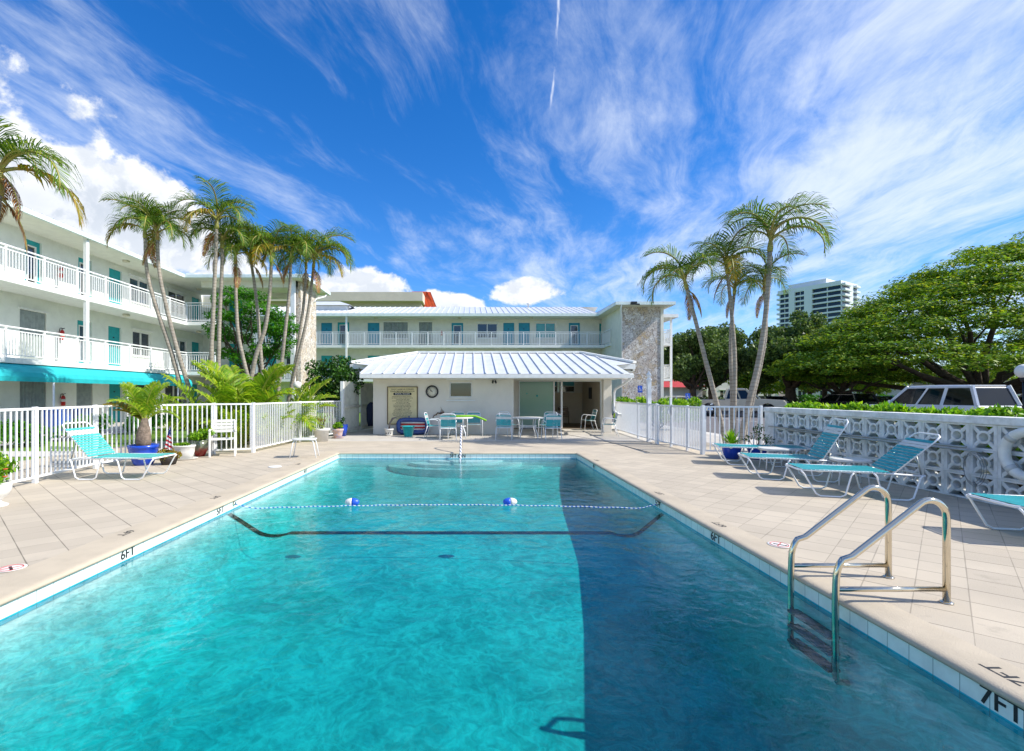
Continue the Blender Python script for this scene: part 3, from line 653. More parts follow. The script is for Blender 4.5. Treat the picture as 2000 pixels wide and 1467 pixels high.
# local x along wide face (away from corner), local -y... wide face normal = local +y
t_ = MB(); t_.box(0, 31, -19.5, -1.2, 0, 61); t_.box(0, 31.4, -19.8, .0, 60.2, 62); t_.box(8, 27, -15, -3, 61, 65); t_.build('wall', hw, HR)
t_ = MB(); t_.box(13.5, 17.4, -1.2, .25, 0, 60.2); t_.box(22.3, 25.3, -1.2, .25, 0, 60.2); t_.box(-.3, 3, -14, -10, 0, 60.2); t_.build('shaft_wall', hw, HR)
for k in range(21):
    z = 2.6 + k * 2.85
    t_ = MB(); t_.box(0.4, 13.5, -1.15, .1, z, z + .85); t_.box(17.4, 22.3, -1.15, -.1, z, z + .9); t_.box(25.3, 30.5, -1.15, .1, z, z + .85)
    t_.box(-1.6, 0, -9.6, -1.0, z, z + 1.05); t_.box(-1.6, 0, -19.2, -14.4, z, z + 1.05); t_.box(30.9, 32.5, -9.6, -1.0, z, z + 1.05); t_.build('balcony', hw, HR)
t_ = MB()
for a, b2 in ((.6, 6.4), (7.0, 13.4), (17.5, 19.7), (20.1, 22.2), (25.5, 27.8), (28.3, 30.4)): t_.box(a, b2, -1.19, -1.10, 2.5, 60.1)
t_.box(-.05, -.0, -9.4, -1.4, 2.5, 60.1); t_.box(-.05, 0, -19, -14.6, 2.5, 60.1)
t_.build('balcony_glazing', hg, HR)

# ---- low buildings across the car park -------------------------------------
pinkw = mat('pink_white_wall', 'D6CFCB', .85, .04, .5); redroof = mat('red_awning_canvas', 'B5393A', .7, .06)
def lowb(x0, x1, Y, h, label, roofm=None, rh=0):
    B = thing('house', label, 'building', ((x0 + x1) / 2, Y, 0)); wq = Wall('-y', Y); n = max(2, int((x1 - x0) / 3.2)); op = []
    for lv in range(int(h // 2.9)):
        for i in range(n): a = x0 + (i + .3) * (x1 - x0) / n; op.append((a, a + 1.3, 1.0 + lv * 2.9, 2.2 + lv * 2.9))
    facade(wq, x0, x1, 0, h, op, pinkw, B)
    for o_ in op: opening('window', wq, *o_, B)
    t = MB(); t.box(x0, x1, Y + .25, Y + 9, 0, h - .02); t.build('core_wall', pinkw, B, world=True)
    t = MB()
    if rh: t.add([(x0 - .5, Y - .8, h), (x1 + .5, Y - .8, h), (x1 - 1.5, Y + 3, h + rh), (x0 + 1.5, Y + 3, h + rh)], [(0, 1, 2, 3)]); t.add([(x1 + .5, Y - .8, h), (x1 + .5, Y + 9, h), (x1 - 1.5, Y + 3, h + rh)], [(0, 1, 2)]); t.add([(x0 - .5, Y - .8, h), (x0 - .5, Y + 9, h), (x0 + 1.5, Y + 3, h + rh)], [(0, 2, 1)])
    else: t.box(x0 - .4, x1 + .4, Y - .5, Y + 9, h, h + .3)
    t.build('roof', roofm or white, B, world=True)
lowb(25.5, 31.2, 64, 2.5, 'low house with a red hipped roof behind the parked silver sedan', redroof, 1.5)
lowb(31, 48, 74, 6.2, 'two storey pinkish white house behind the pickup truck')
lowb(50, 74, 74, 3.2, 'low white house beyond the small roundish trees')
lowb(58, 100, 62, 3.4, 'long pale grey house behind the big spreading tree')

# ---- clubhouse ---------------------------------------------------------------
CH = thing('clubhouse', 'single storey cream pool clubhouse with white standing seam metal roof and open sliding door', 'building', (1, 18, 0))
cream = mat('clubhouse_wall', 'E0DACD', .85, .03, 1.5, .2, 70); brownw = mat('interior_wall', 'E4D6BE', .9, .03, 1.5)
CY = 18.0; wc = Wall('-y', CY); k = CY / 925
wx0, wx1 = (878 - 921) * k, (922 - 921) * k
facade(wc, -3.74, 1.6, 0, 2.10, [(wx0, wx1, 1.40, 1.98)], cream, CH)
opening('single', wc, wx0, wx1, 1.40, 1.98, CH, gm=glass('green_glass', '33443A'))
b_ = MB(); b_.box(-3.74, -3.5, 18.23, 25, 0, 2.10); b_.box(1.38, 1.6, 18.23, 21, 0, 2.1); b_.box(-3.5, 1.38, 20.8, 21, 0, 2.1); b_.box(1.6, 2.09, 21, 21.2, 0, 2.13); b_.box(5.77, 6.1, 20.9, 21.2, 0, 2.13); b_.box(5.85, 6.1, 21.2, 25, 0, 2.4); b_.box(-3.5, 5.85, 24.8, 25, 0, 1.62)
b_.box(-3.5, 3.7, 24.8, 25, 1.62, 2.4); b_.box(5.4, 5.85, 24.8, 25, 1.62, 2.4); b_.build('wall', cream, CH, world=True)
b_ = MB(); b_.box(5.22, 5.55, 18.75, 19.05, 0, 2.1); b_.build('pier', cream, CH, world=True, bevel=.01)
b_ = MB(); b_.box(1.6, 6.1, 20.85, 25, 0, .02); b_.build('floor', mat('clubhouse_floor', '6B5A48', .5, .1, 2), CH, world=True)
b_ = MB(); b_.box(-3.5, 5.85, 21.2, 24.8, 2.34, 2.38); b_.build('ceiling', brownw, CH, world=True)
b_ = MB(); b_.box(5.80, 5.85, 21.25, 24.75, .02, 2.34); b_.box(1.62, 1.66, 21.25, 24.75, .02, 2.34); b_.box(1.7, 5.78, 24.72, 24.78, .02, 1.6); b_.build('interior_lining', brownw, CH, world=True)
cgl = MB(); cgl.box(2.13, 3.62, 20.98, 21.0, .06, 2.08); sg = bpy.data.materials.new('sliding_glass'); sg.use_nodes = True; pb = sg.node_tree.nodes['Principled BSDF']; pb.inputs['Base Color'].default_value = rgb('8FB5A6'); pb.inputs['Roughness'].default_value = .08; pb.inputs['Alpha'].default_value = .82
d = MB(); d.box(2.09, 2.13, 20.95, 21.05, .02, 2.13); d.box(3.62, 3.68, 20.95, 21.05, .02, 2.13); d.box(3.94, 4.02, 20.9, 20.98, .02, 2.13); d.box(5.70, 5.77, 20.92, 21.05, .02, 2.13); d.box(2.13, 5.70, 20.93, 21.05, 2.08, 2.13); d.box(2.13, 3.62, 20.95, 21.05, .02, .07)
sd = d.build('sliding_door', whitem, CH, world=True)
gp = cgl.build('pane', sg, sd)
for v in gp.data.vertices: v.co -= CH.location
st_ = MB(); st_.lathe([(.045, 0), (.045, .004)], (0, 0, 0), 12); st_.xf(Matrix.Translation((2.9, 20.97, 1.45)) @ Matrix.Rotation(R(90), 4, 'X')); st_.lathe([(.03, 0), (.03, .004)], (0, 0, 0), 10)
st_.v = st_.v[:24] + [tuple(Matrix.Translation((2.45, 20.97, 1.55)) @ Matrix.Rotation(R(90), 4, 'X') @ Vector(p)) for p in st_.v[24:]]
o = st_.build('door_sticker', teal, sd)
for v in o.data.vertices: v.co -= CH.location
for a, b2 in ((3.86, 4.45), (4.60, 5.35)):
    f_ = MB(); f_.box(a - .04, a, 24.7, 24.8, 1.62, 2.3); f_.box(b2, b2 + .04, 24.7, 24.8, 1.62, 2.3); f_.box(a, b2, 24.7, 24.8, 1.62, 1.66); f_.box(a, b2, 24.7, 24.8, 1.92, 1.96); wn_ = f_.build('window', white, CH, world=True)
    f_ = MB(); f_.box(a, b2, 24.74, 24.76, 1.96, 2.3); q_ = f_.build('pane', mat('sky_pane', '5CC4D6', .1), wn_); f2 = MB(); f2.box(a, b2, 24.74, 24.76, 1.66, 1.92); q2 = f2.build('pane', glassd, wn_)
    for o in (q_, q2):
        for v in o.data.vertices: v.co -= CH.location
# roof
zE, yE = 2.24, 16.9; sl = (3.38 - 2.24) / (21.5 - 16.9)
def rz(y): return zE + sl * (y - yE)
xl, xr = -4.0, 5.68; ridge = [(-2.46, 21.5), (4.97, 21.5)]; CL = (-4.87, 19.0); CR = (6.55, 19.0)
r_ = MB()
poly = [(xl, yE), (xr, yE), (xr, 18.6), (CR[0], CR[1]), ridge[1], ridge[0], (CL[0], CL[1]), (xl, 18.6)]
r_.add([(x, y, rz(y)) for x, y in poly], [tuple(range(8))])
def topy(x):
    if x < ridge[0][0]: t = (x - CL[0]) / (ridge[0][0] - CL[0]); return 19.0 + 2.5 * t
    if x > ridge[1][0]: t = (x - ridge[1][0]) / (CR[0] - ridge[1][0]); return 21.5 - 2.5 * t
    return 21.5
r_.add([(ridge[0][0], 21.5, rz(21.5)), (ridge[1][0], 21.5, rz(21.5)), (CR[0], 25.6, 2.6), (CL[0], 25.6, 2.6)], [(0, 1, 2, 3)])
r_.add([(CL[0], 19, rz(19)), (ridge[0][0], 21.5, rz(21.5)), (CL[0], 25.6, 2.6)], [(0, 1, 2)]); r_.add([(CR[0], 19, rz(19)), (CR[0], 25.6, 2.6), (ridge[1][0], 21.5, rz(21.5))], [(0, 1, 2)])
roof_ = r_.build('roof', metalroof, CH, world=True, recalc=False)
sm_ = MB(); x = xl + .02
seamd = mat('roof_seam', 'A9AFB8', .4, .05, 3)
while x <= xr:
    y2 = topy(x) - .03; a = Vector((x, yE, rz(yE) + .022)); b = Vector((x, y2, rz(y2) + .022)); sm_.beam(a, b, .045, .045); x += .408
so = sm_.build('roof_seams', metalroof, roof_)
for v in so.data.vertices: v.co -= CH.location
rc_ = MB()
for a, b in (((ridge[0][0], 21.5), (ridge[1][0], 21.5)), ((CL[0], 19.0), ridge[0]), ((CR[0], 19), ridge[1])):
    rc_.beam((a[0], a[1], rz(a[1]) + .05), (b[0], b[1], rz(b[1]) + .05), .2, .09)
rc_.build('ridge_cap', white, CH, world=True)
f_ = MB(); f_.box(xl, xr + .12, yE - .02, yE + .08, 2.09, 2.225); f_.box(xl, xl + .1, yE + .08, 19, 2.13, 2.27); f_.box(xr, xr + .12, yE + .08, 19, 2.13, 2.27); f_.box(CL[0], xl, 18.92, 19.0, 2.52, 2.72); f_.box(xr, CR[0], 18.92, 19, 2.52, 2.72); f_.box(CL[0], CL[0] + .08, 19, 25.6, 2.45, 2.72); f_.box(CR[0] - .08, CR[0], 19, 25.6, 2.45, 2.72)
f_.build('fascia', white, CH, world=True, bevel=.012)
f_ = MB(); f_.box(xl + .1, xr, yE + .08, 21.0, 2.102, 2.128); f_.box(CL[0] + .08, xl + .1, 19, 25, 2.42, 2.45); f_.box(xr + .12, CR[0] - .08, 19, 25, 2.42, 2.45); f_.build('soffit', soffit, CH, world=True)
f_ = MB(); f_.box(-4.87, 6.4, 19.05, 19.1, 2.128, 2.5); f_.build('gable_wall', cream, CH, world=True)
f_ = MB(); f_.tube([(5.75, 17.1, 2.1), (5.72, 17.5, 1.95), (5.62, 18.5, 1.72), (5.62, 18.68, 1.55), (5.62, 18.7, .9), (5.70, 18.6, .75), (5.95, 18.5, .68)], .05); f_.build('downpipe', whitem, CH, world=True)

# ================================================================== FENCES, BREEZE WALL
def fence(name, label, pts, H, cat='fence', gap=.105, post=2.2, extra=()):
    F = thing(name, label, cat, (pts[0][0], pts[0][1], 0))
    spots = []
    for (ax, ay), (bx, by) in zip(pts, pts[1:]):
        mb = MB(); mb.beam((ax, ay, H - .02), (bx, by, H - .02), .045, .04); mb.beam((ax, ay, .10), (bx, by, .10), .03, .035)
        Ln = math.hypot(bx - ax, by - ay); n = int(Ln / gap); ang = math.atan2(by - ay, bx - ax)
        for k in range(n):
            t = (k + .5) / n; x = ax + (bx - ax) * t; y = ay + (by - ay) * t
            mb.beam((x, y, .118), (x, y, H - .04), .022)
        mb.build('fence_panel', whitem, F, world=True)
        m_ = max(1, round(Ln / post)); spots += [(ax + (bx - ax) * k / m_, ay + (by - ay) * k / m_) for k in range(m_ + (1 if (bx, by) == pts[-1] else 0))]
    p = MB().box(-.03, .03, -.03, .03, 0, H + .015).build('fence_post', whitem, F)
    for i, (x, y) in enumerate(spots):
        q = p if i == 0 else p.copy()
        if i: C.objects.link(q)
        q.location = (x - pts[0][0], y - pts[0][1], 0)
    return F
fence('metal_fence', 'white picket metal fence curving along the left edge of the deck', [(-7.0, 3.0), (-7.2, 6.4), (-7.42, 8.05), (-7.66, 9.64), (-7.45, 10.9), (-6.5, 11.95), (-5.68, 12.3)], 1.28)
fence('metal_fence', 'white picket metal fence running back to the clubhouse on the left', [(-5.68, 12.35), (-5.5, 15.2), (-4.85, 17.7)], 1.28)
fence('metal_fence', 'white picket metal fence running back to the clubhouse on the right', [(5.92, 19.4), (5.70, 16.2), (5.66, 14.5)], 1.22)
fence('metal_fence', 'short white metal fence section in front of the three leaning palms', [(5.80, 11.86), (7.10, 11.62)], 1.22, post=1.4)
gt = fence('metal_gate', 'white metal gate with a latch between tall post and fence corner', [(5.67, 14.42), (5.76, 13.66), (5.79, 12.7), (5.80, 11.93)], 1.20, 'gate', gap=.085, post=1.0)
m_ = MB(); m_.box(5.72, 5.77, 13.63, 13.69, .9, 1.42); m_.box(5.66, 5.70, 13.62, 13.7, .95, 1.1); m_.build('latch', whitem, gt, world=True)
p_ = MB(); p_.box(5.60, 5.72, 15.05, 15.17, 0, 1.95); p_.lathe([(.085, 0), (.085, .05), (.05, .07), (.05, .11), (.075, .16), (.075, .20), (.03, .26), (.0, .32)], (5.66, 15.11, 1.95), 12)
o = p_.build('gate_post', whitem, None, bevel=.006); tag(o, 'tall white gate post with a carved finial in the right fence', 'post')
# white slatted gate left of clubhouse
gt = thing('slat_gate', 'tall white vertical slat gate standing open left of the clubhouse wall', 'gate', (-4.75, 17.9, 0))
slatw = mat('slat_paint', 'D2D0C4', .6, .08, 4)
for (a, b_) in (((-4.78, 17.75), (-4.55, 19.2)), ((-4.53, 19.3), (-4.3, 20.8))):
    m_ = MB(); n = 13
    for k in range(n):
        t = (k + .5) / n; x = a[0] + (b_[0] - a[0]) * t; y = a[1] + (b_[1] - a[1]) * t; m_.box(x - .02, x + .02, y - .014, y + .014, .05, 2.0 + .03 * math.sin(k * 2.1))
    m_.beam((a[0] + .03, a[1], 1.05), (b_[0] + .03, b_[1], 1.05), .03, .09); m_.beam((a[0] + .03, a[1], .2), (b_[0] + .03, b_[1], .2), .03, .09)
    m_.build('gate_leaf', slatw, gt, world=True)
m_ = MB(); m_.box(-4.9, -4.79, 17.68, 17.79, 0, 2.0); m_.build('gate_post', whitem, gt, world=True)
m_ = MB(); m_.lathe([(.14, .25), (.19, .5), (.2, .95), (.16, 1.1), (.05, 1.2)], (-4.0, 18.9, 0), 12, 1, .7); o = m_.build('garment_bag', mat('navy_cloth', '14203A', .9, .1), None); tag(o, 'dark navy bag hanging in the passage left of the clubhouse', 'bag')

BW = thing('breeze_block_wall', 'white decorative breeze block wall with ring pattern beside the right loungers', 'wall', (7.12, 8, 0))
blockm = mat('block_paint', 'EAEBE9', .8, .07, 5, .35, 60, col2='CFD1CC')
bs = .362; th = .17
mb = MB(); e = .034; h = bs / 2
e2 = .046; mb.box(0, th, -h + .0015, -h + e2, -h + .0015, h - .0015); mb.box(0, th, h - e2, h - .0015, -h + .0015, h - .0015); mb.box(0, th, -h + e2, h - e2, -h + .0015, -h + .026); mb.box(0, th, -h + e2, h - e2, h - .026, h - .0015)
n = 20; ro, ri = .092, .062
vs = []; fs = []
for x in (.008, th - .008):
    for r_ in (ro, ri):
        for j in range(n): a = 2 * PI * j / n; vs.append((x, r_ * math.cos(a), r_ * math.sin(a)))
for j in range(n):
    j2 = (j + 1) % n; fs += [(j, j2, n + j2, n + j), (2 * n + j, 3 * n + j, 3 * n + j2, 2 * n + j2), (j, 2 * n + j, 2 * n + j2, j2), (n + j, n + j2, 3 * n + j2, 3 * n + j)]
mb.add(vs, fs)
for sy in (-1, 1):
    for sz in (-1, 1):
        a = ro * .70; c = h - e * .9; t = .017
        d = (-sz * t, sy * t)   # perpendicular
        q = [(sy * a + d[0], sz * a + d[1]), (sy * a - d[0], sz * a - d[1]), (sy * c - d[0], sz * c - d[1]), (sy * c + d[0], sz * c + d[1])]
        mb.prism([(u, v) for u, v in q], .012, th - .012, 'x')
blk = mb.build('breeze_block', blockm, BW)
Yt = 11.12; first = True; jj = 0
while Yt - bs * jj > 3.2:
    for r_ in range(3):
        o = blk if first else blk.copy()
        if not first: C.objects.link(o)
        first = False; o.location = (0, Yt - bs * (jj + .5) - 8, bs * (r_ + .5) + .002)
    jj += 1
Yend = Yt - bs * jj
c_ = MB(); c_.box(7.08, 7.34, Yend, 11.50, 1.09, 1.20); c_.build('wall_cap', blockm, BW, world=True, bevel=.012)
c_ = MB(); c_.box(7.10, 7.31, 11.125, 11.48, 0, 1.088); c_.build('end_pier', blockm, BW, world=True, bevel=.008)
c_ = MB(); c_.box(7.75, 7.9, Yend, 11.3, 0, .5); c_.build('planter_kerb', blockm, BW, world=True)
sl_ = sheet(7.31, 7.75, Yend, 11.3, .25); struct(sl_, 'planter_soil', mat('soil', '4A3A2C', .95, .2, 8, .8, 30), recalc=False)
for k, (z, y0, y1, rr) in enumerate(((.755, 11.25, 6.75, .016), (.715, 10.6, 6.5, .013))):
    m_ = MB(); m_.tube([(7.05 - .035 * k, y0, z + .0), (7.05 - .035 * k, (y0 + y1) / 2, z - .012), (7.05 - .035 * k, y1, z)], rr, 8); m_.tube([(7.05 - .035 * k, y0 - .9, z - .002), (7.05 - .035 * k, y0 - 2.4, z - .008)], rr * 1.3, 8)
    o = m_.build('telescopic_pole', alu, None); tag(o, 'long %s aluminium pool pole hung along the breeze block wall' % ('upper thicker' if k == 0 else 'lower thinner'), 'pole', 'pool poles on the block wall')
m_ = MB(); pts = []
for k in range(40): a = 2 * PI * k / 13; rad = .26 - .002 * k; pts.append((7.04 - .0012 * k, 6.62 + rad * .62 * math.cos(a), .46 + rad * math.sin(a)))
m_.tube(pts, .004, 5); o = m_.build('cable_coil', greym, None); tag(o, 'thin grey cable looped on the breeze block wall near the life ring', 'cable')
LR = thing('life_ring', 'white life ring hung on the breeze block wall at the right edge', 'life ring', (7.02, 5.95, .74))
m_ = MB(); m_.tube([(0, .29 * math.cos(a), .29 * math.sin(a)) for a in [2 * PI * k / 32 for k in range(32)]], .062, 12, True); m_.build('ring', mat('ring_vinyl', 'E6E6E0', .35, .05, 8), LR)
for a0 in (45, 135, 225, 315):
    m_ = MB(); m_.tube([(0, .29 * math.cos(R(a0 + d)), .29 * math.sin(R(a0 + d))) for d in (-7, 0, 7)], .065, 12); m_.build('ring_band', mat('ring_strap', 'C9CBC8', .5), LR)

# ================================================================== FOLIAGE TOOLS
def quads(name, V, m, parent=None, world=False, tri=False):
    """V: (n,4,3) array -> mesh"""
    V = np.asarray(V, dtype=np.float32); n = V.shape[0]; k = V.shape[1]
    if world and parent is not None: V = V - np.array(parent.location, dtype=np.float32)
    me = bpy.data.meshes.new(name); me.vertices.add(n * k); me.vertices.foreach_set('co', V.reshape(-1))
    me.loops.add(n * k); me.loops.foreach_set('vertex_index', np.arange(n * k, dtype=np.int32))
    me.polygons.add(n); me.polygons.foreach_set('loop_start', np.arange(0, n * k, k, dtype=np.int32))
    me.update(calc_edges=True); me.materials.append(m)
    o = bpy.data.objects.new(name, me); C.objects.link(o)
    if parent is not None: o.parent = parent
    return o
def leaves(cent, rad, n, size, flat=0., aspect=.5, up=0., shell=.0):
    """leaf-sized diamonds scattered through ellipsoid clumps; flat: 0 random .. 1 horizontal"""
    cent = np.asarray(cent, float); rad = np.asarray(rad, float); N_ = len(cent)
    idx = np.repeat(np.arange(N_), n); M_ = len(idx)
    d = rng.normal(size=(M_, 3)); d /= np.linalg.norm(d, axis=1)[:, None]; r_ = rng.random(M_) ** (1 / 3.) ; r_ = shell + (1 - shell) * r_
    c = cent[idx] + d * r_[:, None] * rad[idx]
    nrm = rng.normal(size=(M_, 3)); nrm /= np.linalg.norm(nrm, axis=1)[:, None]
    nrm = nrm * (1 - flat) + np.array([0, 0, 1.]) * flat + d * .25; nrm /= np.linalg.norm(nrm, axis=1)[:, None]
    t = rng.normal(size=(M_, 3)); t[:, 2] += up * 2; t -= (t * nrm).sum(1)[:, None] * nrm; t /= np.linalg.norm(t, axis=1)[:, None]
    b = np.cross(nrm, t); s_ = size * (.6 + .8 * rng.random(M_))[:, None]
    return np.stack([c - t * s_, c + b * s_ * aspect - t * s_ * .1, c + t * s_, c - b * s_ * aspect - t * s_ * .1], 1)
def limb(a, b, r0, r1, sag=0., wob=.15, k=6):
    a = Vector(a); b = Vector(b); pts = []
    for i in range(k + 1):
        t = i / k; p = a.lerp(b, t); p.z += sag * math.sin(PI * t); q = (1 - abs(2 * t - 1)) * wob
        p += Vector((random.uniform(-q, q), random.uniform(-q, q), random.uniform(-q, q) * .5)); pts.append(p)
    return pts, [r0 + (r1 - r0) * i / k for i in range(k + 1)]

def frond_mesh(name, Ln, e0, e1, nl, lw, ll, m, rach, droop=.5, vee=.5, seed=1, curl=1.25, twist=0.):
    """one feather palm leaf arching in the local XZ plane: rachis plus two ranks of leaflets"""
    rd = random.Random(seed); K = 14; P = [Vector((0, 0, 0))]; T = []
    for i in range(K):
        a = R(e0 + (e1 - e0) * ((i + .5) / K) ** curl); t = Vector((math.cos(a), 0, math.sin(a))); T.append(t); P.append(P[-1] + t * Ln / K)
    T.append(T[-1]); mb = MB(); mb.mi = 1
    mb.tube(P, [.018 * (1 - .8 * i / K) + .003 for i in range(K + 1)], 5); mb.mi = 0
    for i in range(nl):
        u = .16 + .84 * (i + .5) / nl; f = u * K; j = min(K - 1, int(f)); p = P[j].lerp(P[j + 1], f - j); t = T[j]; n_ = Vector((-t.z, 0, t.x))
        for s in (-1, 1):
            l = ll * (math.sin(PI * min(1, .18 + .78 * u)) ** .7) * rd.uniform(.82, 1.12); fw = .45 + .55 * u + rd.uniform(-.12, .12)
            d = (Vector((0, s, 0)) * (1 - .35 * u) + t * fw + n_ * (vee * rd.uniform(.5, 1.2))).normalized()
            q1 = p + d * l * .45; q2 = q1 + (d + Vector((0, 0, -droop * rd.uniform(.5, 1.3)))).normalized() * l * .32; q3 = q2 + (d * .6 + Vector((0, 0, -droop * rd.uniform(1.2, 2.2)))).normalized() * l * .28
            wv_ = t * lw * .5; w2 = wv_ * .95
            mb.add([p - wv_ * .5, p + wv_ * .5, q1 + w2, q1 - w2, q2 - w2 * .7, q2 + w2 * .7, q3], [(0, 1, 2, 3), (3, 2, 5, 4), (4, 5, 6)])
    o = mb.build(name, [m, rach], None, recalc=False); C.objects.unlink(o); return o.data
FM = {}
for k in range(3):
    FM['up%d' % k] = frond_mesh('frond', 1.0, 80 - 8 * k, -35 - 30 * k, 42, .017, .40, leaf_palm, shaft, .35, .45, 10 + k)
    FM['arch%d' % k] = frond_mesh('frond', 1.0, 70 - 12 * k, -100 - 2 * k, 42, .017, .38, leaf_palm, shaft, .75, .3, 20 + k, 1.1)
FM['yel'] = frond_mesh('frond', 1.0, 35, -95, 50, .022, .32, leaf_palm_y, shaft, .8, .1, 31, .9)
FM['dead'] = frond_mesh('frond', 1.0, -30, -88, 36, .032, .30, leaf_palm_b, shaft, 1.2, 0., 41, .6)
for k in range(3): FM['areca%d' % k] = frond_mesh('frond', 1.0, 85 - 12 * k, 32 - 45 * k, 40, .026, .30, leaf_areca, mat('areca_stalk', '9AA53A', .5), .4, .5, 50 + k)
FM['arecay'] = frond_mesh('frond', 1.0, 50, -5, 34, .05, .22, leaf_palm_y, MATS['areca_stalk'], .2, .6, 61)
def add_frond(T, key, org, azd, sc, tilt=0.):
    o = bpy.data.objects.new('frond', FM[key]); C.objects.link(o); o.parent = T
    o.location = Vector(org); o.scale = (sc, sc, sc); o.rotation_euler = (R(random.uniform(-12, 12)), R(tilt), R(azd)); return o
def palm(label, Y, pts, r0, r1, fl, seed, n=9, bias=None, group=None, keys=None, dead=1):
    r0 *= .88; r1 *= .88; random.seed(seed); base = PX(*pts[0], Y); T = thing('palm_tree', label, 'palm tree', (base.x, base.y, 0), group=group)
    P = [PX(x, y, Y) - Vector((base.x, base.y, 0)) for x, y in pts]; P[0].z = -.1
    # smooth path
    Q = []
    for i in range(len(P) - 1):
        a = P[max(i - 1, 0)]; b = P[i]; c = P[i + 1]; d = P[min(i + 2, len(P) - 1)]
        for k in range(5):
            t = k / 5; Q.append(.5 * ((2 * b) + (c - a) * t + (2 * a - 5 * b + 4 * c - d) * t * t + (3 * b - a - 3 * c + d) * t ** 3))
    Q.append(P[-1]); m = len(Q)
    mb = MB(); mb.tube(Q, [(r0 * 1.35 if i == 0 else r0) + (r1 - r0) * i / (m - 1) + .004 * (i % 2) for i in range(m)], 10); mb.build('trunk', palmtrunk, T)
    d = (Q[-1] - Q[-3]).normalized(); top = Q[-1] + d * .42 * fl / 1.6
    mb = MB(); mb.tube([Q[-1], Q[-1] + d * .12, Q[-1] + d * .3, top + d * .1], [r1 * 1.25, r1 * 1.4, r1 * .95, r1 * .4], 9); mb.build('crownshaft', shaft, T)
    off = random.uniform(0, 360)
    keys = keys or ['up0', 'arch0', 'up1', 'arch1', 'up0', 'arch2', 'up1', 'arch0', 'up2', 'yel', 'up0', 'arch1', 'up1']
    n += 1; fl *= 1.14
    for k in range(n):
        a = off + 360 * k * .382 + random.uniform(-15, 15)
        add_frond(T, keys[k % len(keys)], top - d * .05 * (k % 4), a, fl * random.uniform(.85, 1.12))
    for a in (bias or []): add_frond(T, a[0], top, a[1], fl * a[2])
    for k in range(dead): add_frond(T, 'dead', Q[-1], random.uniform(0, 360), fl * .62)
    return T
GL = 'tall palms behind the left fence'
palm('slender palm at the left of the left group, leaning left beside its twin', 15.5, [(376, 860), (358, 777), (335, 690), (305, 600), (287, 530), (283.5, 466)], .085, .055, 1.35, 1, 10, group=GL)
palm('slender leaning palm second from left in the left group', 15.5, [(392, 860), (373, 772), (348, 690), (325, 600), (311, 530), (307.5, 470)], .085, .055, 1.4, 2, 10, group=GL)
palm('straight ringed palm, third from left in the left group', 16, [(421, 858), (419, 781), (413, 700), (416, 620), (420, 530), (423, 448)], .09, .06, 1.45, 3, 10, group=GL)
palm('straight ringed palm with lower crown, fourth from left in the left group', 16.5, [(424, 855), (426, 780), (427, 700), (429, 620), (433, 540), (434, 486)], .085, .06, 1.3, 4, 8, group=GL)
palm('palm bending left, fifth from left in the left group', 17, [(495, 852), (488, 760), (475, 700), (465, 650), (461, 580), (460, 516)], .085, .055, 1.45, 5, 9, group=GL)
palm('palm whose trunk crosses behind another in the left group', 17.6, [(520, 850), (516, 770), (510, 700), (505, 630), (499, 570), (491, 516)], .085, .055, 1.4, 6, 8, group=GL)
palm('thick trunked palm crossing in front of its neighbour in the left group', 17.4, [(470, 850), (485, 770), (500, 694), (518, 640), (527, 570), (530, 510)], .10, .06, 1.5, 7, 10, group=GL)
palm('palm third from the right end of the left group', 18, [(535, 848), (543, 768), (551, 700), (560, 620), (566, 560), (568, 512)], .085, .055, 1.45, 8, 9, group=GL)
palm('thin palm second from the right end of the left group', 19, [(560, 844), (568, 760), (578, 700), (590, 620), (596, 560), (597.5, 526)], .075, .05, 1.3, 9, 7, group=GL)
palm('palm at the right end of the left group with a drooping crown', 18.8, [(548, 844), (565, 774), (582, 700), (600, 620), (608, 560), (612, 524)], .08, .055, 1.65, 10, 9, bias=[('arch0', 0, 1.05), ('arch1', 10, 1.1)], group=GL)
palm('palm at the left picture edge with browning fronds, only its crown in view', 8, [(-75, 944), (-50, 700), (-22, 480), (-8, 380)], .12, .09, 1.45, 11, -1, bias=[('up1', 12, .72), ('up2', -10, .68), ('up0', 300, .7), ('arch1', 355, 1.0), ('yel', 20, 1.0), ('dead', 10, .55), ('arch2', 150, .9), ('arch1', 220, .9), ('dead', 120, .5)], dead=1)
GR = 'palms beyond the right gate'
palm('leaning palm leftmost of the right cluster with curling fronds', 14, [(1420, 870), (1400, 790), (1377, 700), (1358, 625), (1342, 566)], .085, .05, 1.35, 12, 7, bias=[('arch0', 190, 1.0), ('arch1', 170, 1.1)], group=GR, dead=2)
palm('straight palm in the middle of the right cluster', 14.3, [(1432, 868), (1434, 790), (1435, 700), (1430, 625), (1421, 535)], .08, .05, 1.35, 13, 9, group=GR)
palm('short thin palm close behind the middle one of the right cluster', 14.7, [(1428, 866), (1430, 780), (1427, 700), (1428, 640), (1434, 575)], .07, .045, 1.1, 14, 7, group=GR)
palm('tallest palm of the right cluster, leaning right with one long arching frond', 13.6, [(1443, 873), (1462, 790), (1483, 700), (1497, 600), (1504, 492)], .10, .065, 1.5, 15, 6, bias=[('arch0', -8, 1.35), ('up0', 120, 1.0), ('up1', 190, 1.1)], group=GR, dead=0)
palm('lower palm hidden behind the tallest trunk of the right cluster', 14.2, [(1450, 868), (1470, 780), (1488, 700), (1496, 640), (1494, 570)], .07, .05, 1.15, 16, 7, group=GR)
